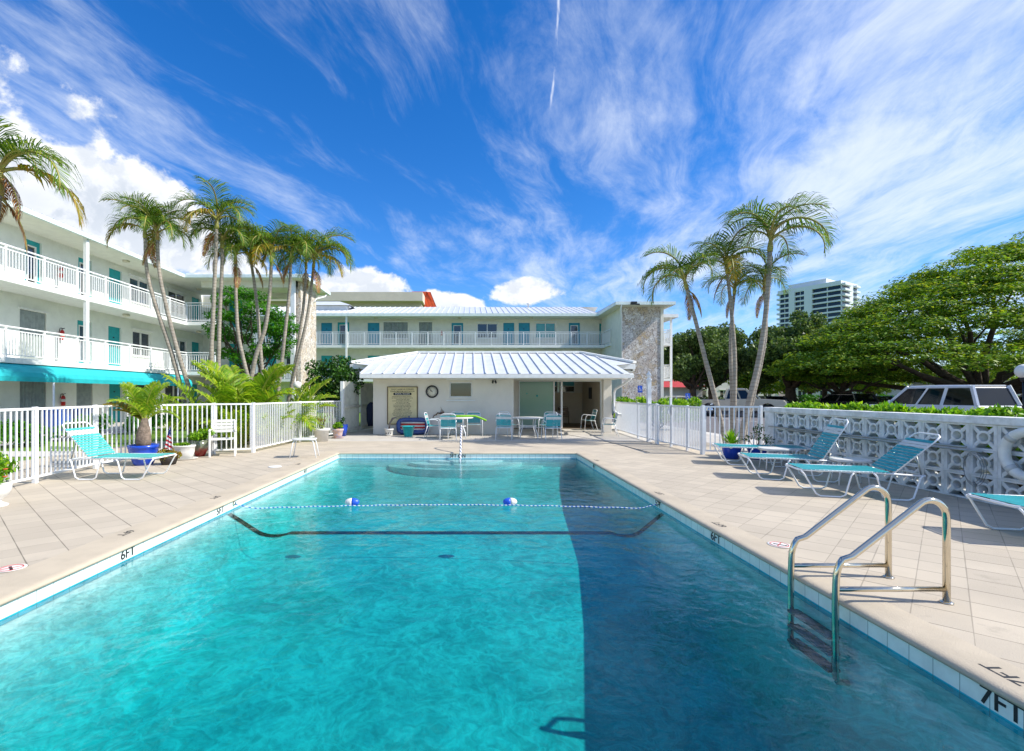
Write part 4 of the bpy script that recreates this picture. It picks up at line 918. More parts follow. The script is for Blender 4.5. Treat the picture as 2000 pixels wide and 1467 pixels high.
# areca clumps
def areca(label, x, y, n, sc, seed, keys=('areca0', 'areca1', 'areca2', 'areca1'), z=0, spread=.35):
    random.seed(seed); T = thing('areca_palm', label, 'palm bush', (x, y, z), group='feathery palm bushes behind the left fence')
    for k in range(n):
        a = 360 * k * .382 + random.uniform(-20, 20); rr = random.uniform(0, spread)
        add_frond(T, keys[k % len(keys)], (rr * math.cos(R(a)), rr * math.sin(R(a)), random.uniform(0, .3)), a, sc * random.uniform(.8, 1.15))
    for k in range(5):
        m = MB(); a = R(72 * k + 10); m.tube([(.15 * math.cos(a), .15 * math.sin(a), -.05), (.22 * math.cos(a), .22 * math.sin(a), .7)], .022, 6); m.build('stem', MATS['areca_stalk'], T)
    return T
areca('feathery palm bush at the left of the bushes behind the fence', -8.3, 14.6, 20, 1.9, 21)
areca('tall yellow green palm bush in the middle behind the fence', -7.3, 15.2, 26, 2.5, 22, keys=('areca0', 'areca0', 'areca1', 'areca2'))
areca('low palm bush between fence corner and palm trunks', -6.7, 13.7, 18, 1.5, 23)
areca('palm bush reaching over the fence beside the stone pier', -6.3, 16.2, 20, 2.0, 24)
areca('palm bush near the globe lamp', -6.9, 17.6, 16, 1.9, 25)
T = areca('palm bush with fronds poking through the fence toward the deck', -5.95, 14.1, 9, 1.15, 26)

# ---- trees -------------------------------------------------------------------
def tree(name, label, cat, base, cents, rads, n, size, m, trunk_r, fork_z, nl=10, flat=0., aspect=.5, group=None, bm_=None, lean=(0, 0), shell=0.):
    T = thing(name, label, cat, (base[0], base[1], 0), group=group); b0 = Vector((base[0], base[1], -.1)); fk = Vector((base[0] + lean[0], base[1] + lean[1], fork_z))
    mb = MB(); p, r_ = limb(b0, fk, trunk_r * 1.25, trunk_r * .9, 0, .06, 5); mb.tube(p, r_, 10)
    cs = sorted(cents, key=lambda c: random.random())[:nl]
    for c in cs:
        p, r_ = limb(fk - Vector((0, 0, .1)), Vector(c) - Vector((0, 0, .15)), trunk_r * .55, .03, -.3 * random.random(), .3, 7); mb.tube(p, r_, 7)
        q = random.choice(cents)
        j = 4; p2, r2 = limb(p[j], Vector(c).lerp(Vector(q), .25), r_[j] * .7, .02, 0, .2, 4); mb.tube(p2, r2, 5)
    mb.build('trunk', bm_ or bark, T, world=True)
    quads('crown', leaves(cents, rads, n, size, flat, aspect, shell=shell), m, T, True)
    return T
random.seed(3)
def dome(cx, cy, rx, ry, zb, zt, n, pw=1.6, inner=.25):
    out = []
    for k in range(n):
        a = random.uniform(0, 2 * PI); r_ = math.sqrt(random.random()); z = zb + (zt - zb) * (1 - r_ ** pw); z -= random.random() ** 1.6 * (z - zb) * .75 * (1 if random.random() < inner * 2 else .18)
        out.append((cx + rx * r_ * math.cos(a), cy + ry * r_ * math.sin(a), z + random.uniform(-.25, .25)))
    return out
cs = dome(40.5, 34, 17.3, 12, 3.1, 12.9, 1150)
tree('poinciana_tree', 'huge spreading feathery tree with a wide dome crown over the parked SUV', 'tree', (36.6, 34), cs, [(1.25 * random.uniform(.7, 1.3), 1.25 * random.uniform(.7, 1.3), random.uniform(.2, .42)) for _ in cs], 190, .12, leaf_poin, .5, 1.6, 26, .62, .45)
cs = dome(29.6, 37, 4.0, 3.6, 2.6, 5.7, 150)
tree('poinciana_tree', 'smaller feathery tree left of the huge one, in front of the high rise', 'tree', (28.7, 37), cs, [(.8 * random.uniform(.7, 1.3), .8, .2) for _ in cs], 190, .10, leaf_poin, .22, 1.7, 10, .6, .45)
def ball(cx, cy, cz, rx, ry, rz_, n):
    out = []
    for k in range(n):
        d = Vector((random.gauss(0, 1), random.gauss(0, 1), random.gauss(0, 1))).normalized() * random.uniform(.45, 1.0); out.append((cx + d.x * rx, cy + d.y * ry, cz + d.z * rz_))
    return out
for lab, X, Y, cz, rx, rz_, n, tr_ in (('dark rounded oak just right of the stone tower', 19.8, 43, 5.0, 3.4, 2.4, 46, .3), ('oak behind the leaning palm and silver sedan', 23.0, 46, 5.3, 3.8, 2.9, 50, .3),
        ('big dark oak with a forked trunk behind the pickup truck', 27.3, 41, 5.3, 3.9, 3.0, 60, .42), ('oak partly hidden behind the palms and the big dark oak', 25.0, 50, 6.0, 4.0, 2.8, 46, .3), ('small dark tree below the high rise', 34.0, 46, 4.2, 3.0, 2.0, 36, .22)):
    cs = ball(X, Y, cz, rx, rx * .9, rz_, n)
    tree('oak_tree', lab, 'tree', (X + .3, Y), cs, [(.95 * random.uniform(.7, 1.2),) * 2 + (.75,) for _ in cs], 420, .13, leaf_oak, tr_, 2.1, 9, .25, .55, group='oaks along the car park')
for lab, X, Y, cz, rx, rz_ in (('bright green tree seen under the huge tree, left', 40, 56, 3.6, 3.4, 2.0), ('bright green tree seen under the huge tree, middle', 49, 58, 3.8, 4, 2.2), ('tree far right under the huge crown', 60, 57, 4, 5, 2.6), ('pale green tree behind the small dark tree', 36, 60, 4.2, 4, 2.4), ('green tree behind the low house with the red roof', 29, 72, 5, 5, 3)):
    cs = ball(X, Y, cz, rx, rx * .8, rz_, 36)
    tree('broadleaf_tree', lab, 'tree', (X, Y), cs, [(1.2, 1.2, .8) for _ in cs], 300, .17, leaf_poin, .25, 1.8, 7, .3, .5, group='trees across the car park')
cs = [tuple(PX(x, y, 23 + dy)) for x, y, dy in ((440, 585, 0), (465, 570, .5), (500, 580, 1), (430, 615, 0), (520, 605, 0), (548, 620, .6), (470, 620, 0), (500, 640, .8), (545, 650, 0), (435, 655, .4), (470, 660, 1), (560, 640, 0), (515, 680, 0), (450, 690, .6), (540, 690, .4), (480, 700, 0), (555, 668, .2), (425, 640, 1), (530, 640, 0), (490, 600, 0))]
tree('garden_tree', 'bright layered green tree between the palm trunks by the left wing', 'tree', (-11.0, 23.3), cs, [(.75, .75, .32) for _ in cs], 420, .085, leaf_tree, .10, 2.2, 14, .55, .45)
def shrub(name, label, cat, cents, rads, n, size, m, stem_r=.02, flat=.1, aspect=.45, up=.2, group=None, z0=0.):
    b = Vector((sum(c[0] for c in cents) / len(cents), sum(c[1] for c in cents) / len(cents), z0)); T = thing(name, label, cat, b, group=group)
    mb = MB()
    for c in cents[:14]:
        p, r_ = limb((b.x + random.uniform(-.05, .05), b.y + random.uniform(-.05, .05), z0), c, stem_r, stem_r * .3, 0, .04, 4); mb.tube(p, r_, 5)
    mb.build('stems', bark, T, world=True); quads('foliage', leaves(cents, rads, n, size, flat, aspect, up), m, T, True); return T
cs = [tuple(PX(x, y, 18.9 + dy)) for x, y, dy in ((620, 735, 0), (640, 720, .3), (660, 712, 0), (680, 715, .4), (650, 740, 0), (675, 742, .2), (630, 760, 0), (655, 768, .3), (682, 765, 0), (612, 755, .3), (670, 785, 0), (640, 785, .2), (690, 745, 0), (615, 720, .2), (665, 730, -.3), (645, 755, -.3), (695, 725, .3), (672, 805, 0))]
shrub('vine_bush', 'dark glossy climbing bush overhanging the slat gate', 'bush', cs, [(.42, .42, .38) for _ in cs], 330, .065, leaf_vine, .03)
hc = [(7.55 + random.uniform(-.10, .15), y, 1.14 + .03 * math.sin(y * 2.3) + random.uniform(-.03, .05)) for y in np.arange(3.4, 11.2, .16)] + [(7.5, y, .7) for y in np.arange(3.4, 11.2, .35)]
shrub('hedge', 'bright yellow green hedge growing behind the breeze block wall', 'hedge', hc, [(.26, .18, .16) for _ in hc], 270, .052, leaf_brt, .012, 0., .42, .9)
fl_ = MB(); fl_.lathe([(.01, 0), (.05, .02), (.085, .05), (.09, .055)], (7.52, 5.05 + .55, 1.24), 10); o = fl_.build('flower', mat('hibiscus', 'F2B23A', .5, .1, 20), None); tag(o, 'yellow orange flower in the hedge near the right edge', 'flower')
hc = [(x, 20.0 + random.uniform(-.5, .5), 1.12 + random.uniform(-.1, .1)) for x in np.arange(6.3, 9.6, .25)] + [(x, 20, .6) for x in np.arange(6.3, 9.6, .4)]
shrub('hedge', 'light green hedge below the stone tower behind the right fence', 'hedge', hc, [(.3, .35, .26) for _ in hc], 170, .08, leaf_brt, .015, 0., .42, .9)
for lab, xa, xb, Y, h in (('dark clipped hedge behind the parked cars, left stretch', 20, 31.5, 50, 1.25), ('dark clipped hedge behind the parked cars, right stretch', 33, 66, 48, 1.45)):
    hc = [(x, Y + random.uniform(-.3, .3), h - .3) for x in np.arange(xa, xb, .7)] + [(x, Y, h - .75) for x in np.arange(xa, xb, .7)]
    shrub('hedge', lab, 'hedge', hc, [(.55, .45, .38) for _ in hc], 120, .12, leaf_oak if xa < 25 else leaf_tree, .02, group='clipped hedges across the car park')
for k, (X, Y) in enumerate(((-13.2, 12.5), (-13.2, 14.2), (-13.0, 16.2), (-12.9, 18.6), (-12.8, 21), (-12.6, 24))):
    hc = [(X + random.uniform(-.4, .4), Y + random.uniform(-.6, .6), random.uniform(.25, .6)) for _ in range(10)]
    shrub('garden_shrub', 'low green shrub, %s in the row along the garden path' % ('nearest', 'second nearest', 'third nearest', 'third farthest', 'second farthest', 'farthest')[k], 'shrub', hc, [(.35, .35, .28) for _ in hc], 160, .07, leaf_tree, .015, group='shrubs in front of the left wing')

# ================================================================== FURNITURE
tealst = mat('teal_vinyl', '22A2A8', .4, .08, 8); tealst2 = mat('teal_vinyl_light', '4FB9B2', .4, .08, 8); whst = mat('white_vinyl', 'DFDDD6', .45, .05, 8)
def lounger(label, x, y, rz, ang, st=tealst, L1=1.16, LB=.68):
    T = thing('lounge_chair', label, 'lounge chair', (x, y, 0), R(rz), 'strapped lounge chairs on the deck'); w_ = .31; r_ = .0135
    f = MB()
    f.tube([(1.52, -w_, .36), (.9, -w_, .385), (.12, -w_, .385), (.02, -w_ + .02, .385), (0, -w_ + .09, .385), (0, w_ - .09, .385), (.02, w_ - .02, .385), (.12, w_, .385), (.9, w_, .385), (1.52, w_, .36)], r_, 8)
    f.tube([(1.52, -w_, .36), (1.545, -w_ + .04, .36), (1.545, w_ - .04, .36), (1.52, w_, .36)], r_, 8); f.build('frame', whitem, T)
    for s in (-1, 1):
        for a, b in (((.02, .36), (.24, .55)), ((.92, .36), (1.06, 1.36))):
            y_ = s * (w_ + .012); top2 = .68 if a[0] < .5 else 1.50
            m = MB(); m.tube([(a[0], y_, .375), (a[0] + .04, y_, .33), (b[0] - .03, y_, .05), (b[0] + .03, y_, .015), (b[1] - .03, y_, .015), (b[1] + .03, y_, .05), (top2 - .03, y_, .33), (top2, y_, .37)], .0125, 8); m.build('leg', whitem, T)
    for xx_ in (.30, 1.12):
        m = MB(); m.tube([(xx_, -w_, .375), (xx_, -w_ * .6, .35), (xx_, w_ * .6, .35), (xx_, w_, .375)], .011, 6); m.build('cross_tube', whitem, T)
    m = MB(); x_ = .05
    while x_ < L1 - .04:
        m.box(x_, x_ + .042, -w_ - .015, w_ + .015, .397 - .01 * math.sin(PI * x_ / L1), .402 - .01 * math.sin(PI * x_ / L1) + .001); x_ += .054
    m.build('seat_straps', st, T)
    c, s_ = math.cos(R(ang)), math.sin(R(ang)); B = Matrix.Translation((L1 + .01, 0, .39)) @ Matrix.Rotation(-R(ang), 4, 'Y')
    bk = MB(); wb_ = w_ - .01
    bk.tube([(0, -wb_, 0), (LB, -wb_, 0), (LB + .07, -wb_ + .02, 0), (LB + .10, -wb_ + .09, 0), (LB + .10, wb_ - .09, 0), (LB + .07, wb_ - .02, 0), (LB, wb_, 0), (0, wb_, 0)], r_, 8); bk.xf(B); bf = bk.build('backrest', whitem, T)
    m = MB(); m2 = MB(); x_ = .015; k = 0; nn = int((LB - .02) / .054)
    for k in range(nn): (m2 if nn - 4 < k < nn - 1 else m).box(.015 + k * .054, .015 + k * .054 + .042, -wb_ - .015, wb_ + .015, .012, .017)
    m.xf(B).build('backrest_straps', st, bf); m2.xf(B).build('white_strap_band', whst, bf)
    if ang > 5:
        m = MB(); p = B @ Vector((LB * .55, 0, 0)); m.tube([(p.x, -wb_ + .02, p.z), (1.5, -wb_ + .02, .36)], .009, 6); m.build('prop', alu, T)
        m = MB(); m.tube([(p.x, wb_ - .02, p.z), (1.5, wb_ - .02, .36)], .009, 6); m.build('prop', alu, T)
    return T
lounger('teal strapped lounge chair with raised back beside the left fence', -5.55, 8.62, 180, 50, tealst2)
lounger('teal strapped lounge chair laid flat, farthest on the right deck', 5.35, 10.45, -18, 0)
lounger('teal strapped lounge chair with steep raised back, middle one along the block wall', 4.97, 8.72, -16, 60)
lounger('teal strapped lounge chair with half raised back behind the pool ladder', 4.95, 7.33, -16, 44)
lounger('teal strapped lounge chair cut off by the right picture edge', 5.46, 5.0, -12, 35)
def side_table(label, x, y, rz):
    T = thing('side_table', label, 'side table', (x, y, 0), R(rz), 'white side tables between the right loungers')
    pts = [(.27 * math.copysign(abs(math.cos(a)) ** .55, math.cos(a)), .23 * math.copysign(abs(math.sin(a)) ** .55, math.sin(a))) for a in [2 * PI * k / 28 for k in range(28)]]
    MB().prism(pts, .385, .43, 'z').build('tabletop', whst, T, bevel=.012)
    for sx in (-1, 1):
        for sy in (-1, 1): m = MB(); m.tube([(sx * .17, sy * .14, .39), (sx * .18, sy * .15, .3), (sx * .21, sy * .18, 0)], .012, 7); m.build('leg', whitem, T)
side_table('white side table beside the middle lounge chair, toward the flat one', 6.1, 9.55, -12)
side_table('white side table between the two raised lounge chairs', 6.35, 7.95, -20)

def dining_chair(label, x, y, rz, st=tealst, z=0., frame_m=whitem, band=whst, group='teal strapped chairs around the clubhouse'):
    T = thing('patio_chair', label, 'chair', (x, y, z), R(rz), group); w_ = .27
    f = MB(); f.tube([(-w_ + .03, .22, .42), (-w_ + .03, -.2, .40), (w_ - .03, -.2, .40), (w_ - .03, .22, .42)], .012, 7, True); f.build('seat_frame', frame_m, T)
    for s in (-1, 1):
        m = MB(); m.tube([(s * w_, .27, 0), (s * w_, .23, .50), (s * w_, .20, .60), (s * w_, .12, .645), (s * w_, -.14, .635), (s * w_ * .94, -.22, .60)], .0125, 8); m.build('front_leg_and_arm', frame_m, T)
        m = MB(); m.tube([(s * w_, -.30, 0), (s * w_ * .97, -.20, .30), (s * w_ * .93, -.17, .42)], .0125, 8); m.build('rear_leg', frame_m, T)
    wb_ = w_ * .90
    bk = MB(); bk.tube([(-wb_, -.16, .40), (-wb_, -.27, .80), (-wb_ + .03, -.283, .855), (-wb_ + .09, -.288, .87), (wb_ - .09, -.288, .87), (wb_ - .03, -.283, .855), (wb_, -.27, .80), (wb_, -.16, .40)], .0125, 8); bf = bk.build('backrest', frame_m, T)
    m = MB(); m2 = MB()
    for k in range(8):
        z0 = .47 + k * .044; y0 = -.16 - (z0 - .40) * .275 - .0; (m2 if k in (5, 6) else m).box(-wb_ - .012, wb_ + .012, y0 - .018, y0 - .013, z0, z0 + .039)
    m.build('backrest_straps', st, bf); m2.build('light_strap_band', band, bf)
    m = MB()
    for k in range(8): m.box(-w_ + .02, w_ - .02, -.19 + k * .052, -.19 + k * .052 + .045, .418, .424)
    m.build('seat_straps', st, T)
def round_table(label, x, y, r_=.56, m=whst, z=.72):
    T = thing('patio_table', label, 'table', (x, y, 0), .3); t = MB(); t.lathe([(r_ - .02, z - .03), (r_, z - .025), (r_, z - .005), (r_ - .01, z)], n=36); t.build('tabletop', m, T)
    f = MB(); f.tube([(.3 * math.cos(a), .3 * math.sin(a), .42) for a in [2 * PI * k / 20 for k in range(20)]], .012, 6, True); f.tube([(.33 * math.cos(a), .33 * math.sin(a), z - .045) for a in [2 * PI * k / 20 for k in range(20)]], .012, 6, True); f.build('frame_rings', whitem, T)
    for k in range(4):
        a = PI / 2 * k + .5; c, s = math.cos(a), math.sin(a); l = MB(); l.tube([(.33 * c, .33 * s, z - .04), (.30 * c, .30 * s, .5), (.30 * c, .30 * s, .38), (.40 * c, .40 * s, .18), (.43 * c, .43 * s, 0)], .014, 7); l.build('leg', whitem, T)
round_table('round white patio table in front of the clock wall', -.50, 16.35)
round_table('round white patio table in front of the sliding door', 1.95, 16.4)
dining_chair('teal strapped chair seen from behind at the left table', -.78, 15.75, 3)
dining_chair('teal strapped chair facing right at the left end of the left table', -1.33, 16.55, -95)
dining_chair('teal strapped chair behind the left table, back to the wall, hidden by the front chair', -.55, 17.3, 172)
dining_chair('teal strapped chair against the wall under the green pool noodle', .10, 17.25, 185)
dining_chair('teal strapped chair seen from behind left of the right table', 1.10, 15.95, -8)
dining_chair('teal strapped chair seen from behind right of the right table', 2.66, 15.75, 6)
dining_chair('teal strapped chair on the far left side of the right table', 1.35, 17.1, 215)
dining_chair('teal strapped chair on the far right side of the right table', 2.75, 17.0, 150)
dining_chair('teal strapped chair facing left in the clubhouse doorway', 5.0, 20.2, 95)
dining_chair('teal strapped chair facing left by the right fence', 5.05, 17.35, 80)
round_table('round table inside the dim clubhouse', 4.0, 22.6, .5, mat('laminate', 'B9B0A0', .3), .72)
brown = mat('brown_vinyl', '7A5C40', .5, .1)
dining_chair('brown chair inside the clubhouse left of the inner table', 3.55, 23.6, 180, brown, .02, brown, brown, 'brown chairs inside the clubhouse')
dining_chair('brown chair inside the clubhouse right of the inner table', 4.55, 23.5, 170, brown, .02, brown, brown, 'brown chairs inside the clubhouse')
pf = MB(); pf.box(5.76, 5.795, 22.8, 23.3, 1.3, 1.85); o = pf.build('wall_picture', blackm, None, bevel=.004); tag(o, 'small dark framed picture on the inner clubhouse wall', 'picture')
# green noodle
m = MB(); m.tube([(-.75, 16.35, .757), (-.2, 16.5, .757), (.12, 16.62, .75), (.34, 16.66, .67), (.52, 16.7, .585)], .036, 10); o = m.build('pool_noodle', mat('noodle_foam', '7DB81C', .7, .05), None); tag(o, 'bright green foam noodle lying across the left patio table', 'pool noodle')
# plastic chair on the left
T = thing('garden_chair', 'white slatted garden armchair standing by the left fence', 'chair', (-6.1, 11.62, 0), R(205)); w_ = .27
for s in (-1, 1):
    m = MB(); m.beam((s * w_, .25, 0), (s * w_, .23, .62), .045, .05); m.build('front_leg', whst, T, bevel=.008)
    m = MB(); m.beam((s * w_, -.27, 0), (s * w_ * .96, -.20, .44), .045, .05); m.beam((s * w_ * .96, -.20, .44), (s * w_ * .93, -.31, .86), .04, .04); m.build('rear_leg', whst, T, bevel=.008)
    m = MB(); m.tube([(s * (w_ + .005), .27, .63), (s * (w_ + .01), .1, .65), (s * w_, -.25, .62)], .024, 8); m.build('armrest', whst, T)
m = MB()
for k in range(5): m.box(-w_, w_, -.22 + k * .094, -.22 + k * .094 + .082, .405, .43)
m.build('seat', whst, T, bevel=.005)
m = MB()
for k in range(4): z0 = .56 + k * .082; m.box(-w_ * .95, w_ * .95, -.23 - (z0 - .44) * .26 - .012, -.23 - (z0 - .44) * .26 + .010, z0, z0 + .070)
m.build('backrest', whst, T, bevel=.005)
T = thing('stool', 'white backless stool standing at the left pool edge', 'stool', (-4.0, 11.35, 0), R(8))
m = MB(); m.prism([(.27 * math.copysign(abs(math.cos(a)) ** .4, math.cos(a)), .20 * math.copysign(abs(math.sin(a)) ** .4, math.sin(a))) for a in [2 * PI * k / 28 for k in range(28)]], .42, .455, 'z'); m.build('seat', whst, T, bevel=.01)
for sx in (-1, 1):
    for sy in (-1, 1): m = MB(); m.tube([(sx * .20, sy * .14, .42), (sx * .235, sy * .17, .36), (sx * .30, sy * .2, 0)], .013, 8); m.build('leg', whitem, T)

# ---- pots ------------------------------------------------------------------
soilm = MATS['soil']; terr = mat('terracotta_pale', 'C9A58E', .7, .1, 12, col2='B9B4C4')
def pot(name, label, x, y, prof, m, cat='plant pot', soil_r=.85, saucer=None, extra=None, sx=1., sy=1.):
    T = thing(name, label, cat, (x, y, 0)); z0 = .02 if saucer else 0
    p = MB(); rmax = prof[-1][0]; zt = prof[-1][1]; p.lathe([(r_, z + z0) for r_, z in prof] + [(rmax - .025, zt + z0), (rmax - .03, zt + z0 - .05)], n=26, sx=sx, sy=sy); p.build('pot', m, T)
    p = MB(); p.lathe([(rmax - .04, zt + z0 - .045), (rmax - .06, zt + z0 - .035)], n=20, sx=sx, sy=sy); p.build('soil', soilm, T)
    if saucer: p = MB(); p.lathe([(saucer - .04, 0), (saucer, .03), (saucer, .035), (saucer - .03, .02)], n=24, sx=sx, sy=sy); p.build('saucer', m, T)
    return T
def plant(T, cents, rads, n, size, m, stems=5, up=.5, asp=.35):
    mb = MB()
    for c in cents[:stems]: p, r_ = limb((c[0] * .3, c[1] * .3, min(q[2] for q in cents) * .6), c, .01, .004, 0, .03, 4); mb.tube(p, r_, 5)
    mb.build('stems', bark, T); quads('foliage', leaves(cents, rads, n, size, .1, asp, up), m, T)
random.seed(5)
T = pot('plant_pot', 'white pedestal pot with lettered rim and flowering plant at the left picture edge', -6.22, 6.35, [(.15, 0), (.15, .03), (.07, .07), (.07, .11), (.15, .17), (.185, .26), (.19, .33), (.175, .36), (.20, .38)], whst)
plant(T, [(.05, .0, .55), (.14, .05, .62), (-.1, .05, .55), (.1, -.08, .45), (-.05, .1, .72)], [(.13, .13, .12)] * 5, 90, .05, leaf_brt)
for k, (a, b, c) in enumerate(((.20, -.05, .58), (.22, -.08, .47), (.1, -.16, .52))):
    m = MB(); m.lathe([(.004, 0), (.028, .01), (.034, .022), (.01, .02)], (a, b, c), 8); m.build('blossom', mat('coral_petal', 'E0673A', .5), T)
T.location.x = -6.38; T.scale = (.86, .86, .86); text('CENTER', .05, 'lettering', tealst, T, frame((.06, -.182, .335), (1, 0, 0), BZ), .0015, world=False)
T = pot('potted_palm', 'young feathery palm with swollen trunk in a round blue pot', -7.03, 10.15, [(.17, 0), (.20, .06), (.27, .30), (.275, .36), (.29, .37), (.29, .43)], bluepot, cat='potted palm')
m = MB(); m.tube([(0, 0, .38), (0, 0, .48), (0, 0, .62), (.01, 0, .75), (.02, 0, .86), (.03, 0, 1.0)], [.12, .145, .14, .12, .085, .06], 12); m.build('trunk', mat('young_palm_trunk', '8C7B6C', .9, .2, 14, 1., 40, fn=trunkfn), T)
random.seed(9)
for k, (key, a, sc) in enumerate((('areca0', 20, 1.15), ('areca0', 60, 1.2), ('areca0', 150, 1.2), ('areca0', 200, 1.15), ('arecay', 175, 1.15), ('areca0', 330, 1.2), ('areca0', 270, 1.1), ('areca1', 0, 1.2), ('areca0', 100, 1.2), ('areca2', 20, .9), ('areca1', 240, 1.1), ('arecay', 190, .8))): add_frond(T, key, (.02, 0, .88), a, sc * .86)
T = pot('plant_pot', 'white oval tub with a handle beside the flag by the left fence', -6.72, 11.0, [(.20, 0), (.235, .16), (.245, .27), (.26, .28), (.26, .31)], whst, saucer=.30, sx=1.15, sy=.8)
plant(T, [(-.1, 0, .34), (.08, 0, .35), (0, .05, .34)], [(.12, .08, .04)] * 3, 70, .035, leaf_brt, 2)
m = MB(); m.tube([(-.07, -.195, .24), (-.06, -.225, .20), (.06, -.225, .20), (.07, -.195, .24)], .008, 6); m.build('handle', greym, T)
T = pot('plant_pot', 'dark low pot of yellow trailing plant with the small flag in it', -6.52, 10.2, [(.13, 0), (.17, .12), (.18, .18)], mat('dark_pot', '3A3430', .7))
plant(T, [(-.12, -.05, .25), (.1, -.05, .22), (0, -.12, .17), (.17, 0, .2), (-.05, .05, .3)], [(.11, .11, .08)] * 5, 110, .035, leaf_palm_y, 4)
# flag
F = thing('flag', 'small furled american flag on a stick in the dark low pot', 'flag', (-6.52, 10.2, 0))
m = MB(); m.tube([(0, 0, .15), (.03, 0, .83)], .006, 6); m.build('stick', mat('stick_wood', 'A58A5C', .6), F)
def flagfn(g, co, out, b):
    s = g.new('ShaderNodeSeparateXYZ'); g.nt.links.new(co, s.inputs[0]); z = s.outputs[2]; q = g.m('ADD', z, g.m('MULTIPLY', s.outputs[0], .55))
    st = g.m('GREATER_THAN', g.m('FRACT', g.m('MULTIPLY', q, 10.5)), .5); o = g.mix(st, rgb('C01F2E'), rgb('ECE9E4'))
    o = g.mix(g.m('GREATER_THAN', z, .62), o, rgb('24366E'))
    v = g.new('ShaderNodeTexVoronoi'); v.inputs['Scale'].default_value = 38; g.nt.links.new(co, v.inputs['Vector'])
    return g.mix(g.m('MULTIPLY', g.m('LESS_THAN', v.outputs[0], .30), g.m('GREATER_THAN', z, .63)), o, rgb('F0F0F0'))
m = MB(); m.smooth = True; rows_ = []
for i in range(14):
    t = i / 13; z = .81 - .46 * t; wd = .02 + .17 * t ** .9; rows_.append([(.03 - .035 * t - wd * .45 + wd * u, -.012 - .02 * t * math.sin(u * 14), z - .06 * u * t) for u in [q / 8 for q in range(9)]])
vs = [p for r_ in rows_ for p in r_]; m.add(vs, [(i * 9 + j, i * 9 + j + 1, (i + 1) * 9 + j + 1, (i + 1) * 9 + j) for i in range(13) for j in range(8)])
m.add([(p[0], p[1] + .004, p[2]) for p in vs], [(i * 9 + j, (i + 1) * 9 + j, (i + 1) * 9 + j + 1, i * 9 + j + 1) for i in range(13) for j in range(8)])
m.build('flag_cloth', mat('flag_cloth', 'C01F2E', .8, .02, fn=flagfn), F, recalc=False)
def urnfn(g, co, out, b):
    s = g.new('ShaderNodeSeparateXYZ'); g.nt.links.new(co, s.inputs[0]); return g.mix(g.ss(g.m('ADD', s.outputs[2], g.m('MULTIPLY', g.noise(co, 9., 3.), .16)), .18, .34), out, rgb('68705A'))
T = pot('plant_pot', 'green and red glazed urn of leafy plant left of the garden armchair', -6.62, 11.55, [(.10, 0), (.11, .03), (.17, .16), (.195, .27), (.18, .34), (.15, .37), (.165, .39)], mat('red_green_glaze', '8E1E18', .2, .1, 8, fn=urnfn, spec=.7))
plant(T, [(-.12, 0, .50), (.1, 0, .52), (0, -.08, .47), (.2, .05, .58), (-.2, .02, .48), (.02, .1, .6)], [(.12, .12, .09)] * 6, 80, .055, leaf_brt, 6)
T = pot('plant_pot', 'large white tub pot with bare stems near the far left fence', -4.83, 15.25, [(.20, 0), (.235, .34), (.27, .35), (.275, .42)], whst)
m = MB()
for k in range(7): a = k * 2.4; m.tube([(.03 * math.cos(a), .03 * math.sin(a), .38), (.08 * math.cos(a), .08 * math.sin(a), .6), (.16 * math.cos(a), .12 * math.sin(a), .75 + .02 * k)], .006, 5)
m.build('stems', bark, T); quads('foliage', leaves([(0, 0, .7)], [(.18, .14, .12)], 60, .03, .1, .4), leaf_palm_y, T)
T = pot('plant_pot', 'pale patterned terracotta pot of bright green plant on a saucer', -4.62, 16.35, [(.13, 0), (.155, .12), (.185, .24), (.20, .25), (.20, .30)], terr, saucer=.22)
plant(T, [(-.08, 0, .40), (.08, 0, .42), (0, .02, .48)], [(.11, .11, .08)] * 3, 150, .045, leaf_brt, 3)
T = pot('plant_pot', 'tall square shouldered cobalt blue pot beside the slat gate', -4.68, 17.2, [(.12, 0), (.17, .30), (.175, .40), (.19, .42)], bluepot)
plant(T, [(-.03, 0, .5), (.03, 0, .6)], [(.06, .06, .1)] * 2, 40, .05, leaf_vine, 2)
T = pot('plant_pot', 'blue pot of spiky agave behind the flat lounge chair', 6.12, 11.15, [(.14, 0), (.19, .16), (.225, .30), (.235, .32)], bluepot)
V = []
for k in range(46):
    a = k * 2.4; e = R(84 - k * 1.4); l = .26 + .12 * rng.random(); d = Vector((math.cos(a) * math.cos(e), math.sin(a) * math.cos(e), math.sin(e))); s_ = d.cross(Vector((0, 0, 1))).normalized() * .03; o_ = Vector((.0, 0, .30 + .1 * (1 - k / 46))); V.append([o_ - s_ * .6, o_ + d * l * .5 - s_, o_ + d * l, o_ + d * l * .5 + s_])
quads('foliage', V, leaf_brt, T)
T = pot('plant_pot', 'blue pot of sparse reddish shrub beside the block wall pier', 6.68, 11.05, [(.14, 0), (.20, .15), (.24, .26), (.25, .28)], bluepot)
plant(T, [(-.25, 0, .48), (.2, 0, .5), (0, .05, .62), (.28, 0, .42), (-.08, -.1, .5), (.1, .1, .72)], [(.13, .12, .09)] * 6, 34, .035, leaf_vine, 6)
T = pot('plant_pot', 'small white pot with a rope of driftwood beside the inflatable raft', -3.02, 17.35, [(.12, 0), (.13, .05), (.15, .20), (.17, .21), (.17, .26)], whst)
m = MB(); m.tube([(0, 0, .22), (.02, 0, .45), (.12, .03, .62), (.26, .05, .68)], [.035, .03, .04, .02], 7); m.build('driftwood', mat('driftwood', '8A7F76', .9, .2, 20), T)
